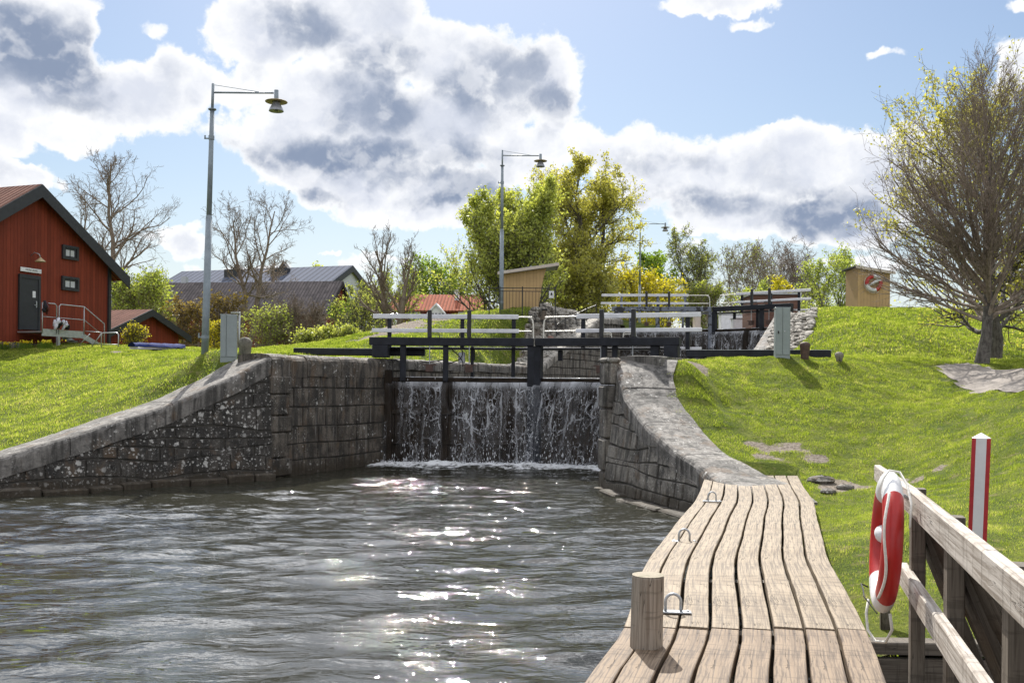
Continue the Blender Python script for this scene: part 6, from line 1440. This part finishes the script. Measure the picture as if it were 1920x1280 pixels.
tree('shrub', 'yellow-green willow bush right of the stone bollard on the left', 'shrub', 512, 47, 588, 46, L_pale, 4500, .09, B_warm, seed=64, n=(18, 7, 5, 0), stems=6, t0=.03, zb=3.1)
tree('shrub', 'bare reddish bush in front of the barn eaves', 'shrub', 572, 48, 580, 48, None, 0, bark=B_warm, seed=65, n=(14, 7, 5, 3), stems=5, t0=.05, zb=3.1, trop=.2)
tree('shrub', 'brownish budding tall shrub left of the lamp post, before the dark barn roof', 'shrub', 345, 52, 556, 36, L_brown, 2600, .13, B_warm, seed=66, n=(14, 6, 5, 0), stems=5, t0=.04, zb=3.1)
tree('shrub', 'brownish budding tall shrub right of the lamp post, before the dark barn roof', 'shrub', 425, 54, 556, 40, L_brown, 3000, .13, B_warm, seed=67, n=(14, 6, 5, 0), stems=6, t0=.04, zb=3.1)
tree('shrub', 'bright yellow-green small bush between the lamp post and the grey cabinet', 'shrub', 402, 33, 597, 18, L_yellow, 1800, .06, B_grey, seed=68, n=(12, 6, 4, 0), stems=4, t0=.05)
tree('broadleaf_tree', 'pale fresh-leaved tree behind the small red annexe', 'tree', 262, 54, 522, 58, L_pale, 9000, .14, B_warm, seed=69, n=(22, 7, 5, 0), stems=4, t0=.1, zb=3.1)
tree('shrub', 'yellow-leaved bush against the wall of the small red annexe', 'shrub', 252, 38.5, 624, 22, L_yellow, 1500, .07, B_grey, seed=70, n=(12, 6, 4, 0), stems=5, t0=.05)
tree(bt, 'tall bare tree right of the big red house roof', 'tree', 213, 56, 284, 88, None, 0, bark=B_warm, seed=71, n=(24, 7, 5, 4), t0=.28, shape='egg', ang=(1.3, .4), trop=.10, r0=.24, zb=3.1, wander=.2)
tree(bt, 'smaller bare tree peeping over the slope of the big red house roof', 'tree', 158, 62, 342, 55, None, 0, bark=B_warm, seed=72, n=(18, 6, 5, 3), t0=.3, shape='oval', ang=(1.1, .35), trop=.10, r0=.17, zb=3.1, wander=.2)
tree(bt, 'spreading bare tree right of the tallest lamp post, before the dark barn', 'tree', 460, 58, 362, 70, None, 0, bark=B_warm, seed=74, n=(16, 7, 5, 3), t0=.34, shape='round', ang=(1.2, .4), trop=.10, r0=.27, zb=3.1, wander=.2, stems=2)
tree(bt, 'small bare tree above the left end of the seamed hall roof', 'tree', 522, 105, 476, 36, None, 0, bark=B_brown, seed=75, n=(18, 7, 5, 4), t0=.3, zb=3.0, shape='round')
tree('broadleaf_tree', 'dim bushes filling the gap between annexe and barn', 'tree', 300, 66, 575, 40, L_olive, 3500, .2, B_warm, seed=76, n=(18, 7, 5, 0), stems=4, t0=.05, zb=3.0)
# daffodil clumps by the house
for i, (px, lab) in enumerate(((7, 'leftmost yellow flower clump at the foot of the red house'), (47, 'yellow flower clump below the stair landing leg'), (87, 'yellow flower clump under the steel stair flight'))):
    rs = np.random.RandomState(i); p = W(px, 640, 34.6); z = gz(p.x, p.y); R = thing('flower_clump', lab, 'flowers', (p.x, p.y, z), group='yellow flower clumps by the red house'); C = rs.randn(60, 3) * [.16, .1, .03] + [0, 0, .26]; V, Fq = leaf_mesh(rs, C, .07); np_mesh('blossoms', V, Fq, L_yflower if 'L_yflower' in globals() else m_leaf('daffodil_petal', (.75, .6, .02), (.85, .75, .08)), R)['kind'] = 'stuff'
    a = np.repeat(rs.randn(90, 1, 3) * [.14, .1, 0], 2, 1); a[:, 1, 2] = .16 + rs.rand(90) * .1; a[:, 1, :2] += rs.randn(90, 2) * .04; a[:, 0, 2] = -.03; V, Fq = tubes([(a, np.full((90, 2), .007))], [3]); np_mesh('stems', V, Fq, L_green, R)['kind'] = 'stuff'

# ------------------------------------------------------------------ lawn grass: one blade = one triangle
def _grass(T, b, o):
    t = T.new('ShaderNodeAttribute', attribute_name='tint').outputs['Fac']; c = T.mix(T.ramp(t, 0, .55), (.085, .12, .018, 1), (.28, .33, .05, 1)); c = T.mix(T.ramp(t, .55, .92), c, (.55, .49, .22, 1))
    T.put(b.inputs['Base Color'], c); b.inputs['Roughness'].default_value = .5; b.inputs['Specular IOR Level'].default_value = .3
    tl = T.new('ShaderNodeBsdfTranslucent'); T.put(tl.inputs['Color'], T.mix(1.0, c, (1.4, 1.5, .8, 1), 'MULTIPLY')); ms = T.new('ShaderNodeMixShader'); ms.inputs[0].default_value = .5
    T.l.new(b.outputs[0], ms.inputs[1]); T.l.new(tl.outputs[0], ms.inputs[2]); T.l.new(ms.outputs[0], o.inputs['Surface'])
M_grass = mat('grass_blades', _grass)
FRONT = [FL, ML, CLw, FR[1:], CRw]
JP = np.concatenate([BL, BR[::-1]])
def grass(name, label, x0, x1, y0, y1, dens, hgt, wid, seed):
    rs = np.random.RandomState(seed); n = int((x1 - x0) * (y1 - y0) * dens); x = rs.uniform(x0, x1, n); y = rs.uniform(y0, y1, n)
    k = np.abs(x / y) < .60; x, y = x[k], y[k]
    k = (~in_poly(x, y, HOLE)) & (~in_poly(x + (fbm(x * 3, y * 3, 3, 61) - .5) * .9, y + (fbm(x * 3, y * 3, 3, 62) - .5) * .7, PATH)); x, y = x[k], y[k]
    wob = (fbm(x * 2.5, y * 2.5, 3, 41) - .5) * .45
    near = np.ones(len(x), bool)
    for L in FRONT: near &= seg_dist(x, y, L) > (1.0 + .42 * np.clip((x + 9) / 2.6, 0, 1) if L is FL else .95 if L is ML else .86 + .44 * np.clip((y - 18.8) / 1.4, 0, 1) if L is FR else .84) + wob
    dm = dirt_mask(x, y); k = near & (rs.rand(len(x)) > dm * 1.15) & ~in_poly(x, y, JP)
    x, y, dm = x[k], y[k], dm[k]; n = len(x); z = ground_z(x, y)
    cl = fbm(x * 1.1, y * 1.1, 3, 51); fine = fbm(x * 5, y * 5, 2, 52); lush = fbm(x * .25, y * .25, 2, 53)
    dist = y / 14.0
    h = hgt * (.35 + 1.3 * np.clip(cl * .6 + fine * .6 - .1, 0, 1.2)) * rs.uniform(.6, 1.35, n) * np.clip(dist, .8, 1.5) ** .5; w = wid * rs.uniform(.7, 1.4, n) * np.clip(dist, .6, 4)
    a = rs.rand(n) * 2 * PI; ln = rs.rand(n) * .9 + .1; la = rs.rand(n) * 2 * PI
    bx_, by_ = np.cos(a) * w * .5, np.sin(a) * w * .5
    V = np.stack([np.stack([x - bx_, y - by_, z - .015], 1), np.stack([x + bx_, y + by_, z - .015], 1), np.stack([x + np.cos(la) * ln * h, y + np.sin(la) * ln * h, z + h], 1)], 1).reshape(-1, 3)
    tint = np.clip(.06 + .65 * (cl * .45 + lush * .55) + (fine - .5) * .6 + rs.randn(n) * .14 + (rs.rand(n) > .93) * .35 + np.clip(dm, 0, 1) * .3, 0, 1)
    o = np_mesh(name, V, np.arange(3 * n).reshape(n, 3), M_grass, attrs={'tint': np.repeat(tint, 3)}); tag(o, label, 'grass', kind='stuff'); return n
tot = grass('grass', 'short sunlit grass covering the right lawn from the boardwalk up to the bench of the lock', 1.5, 15, 7.3, 27, 2600, .026, .009, 1)
tot += grass('grass', 'short sunlit grass covering the hillside and terrace on the right', 9, 30, 24, 47, 520, .050, .014, 2)
tot += grass('grass', 'sunlit grass of the left lawn in front of the red house', -24, -5, 18.5, 41, 900, .036, .012, 3)
tot += grass('grass', 'grass on the hill between the near gate and the ochre shelter', -9, 6, 26, 47, 420, .050, .014, 4)
print('blades', tot)
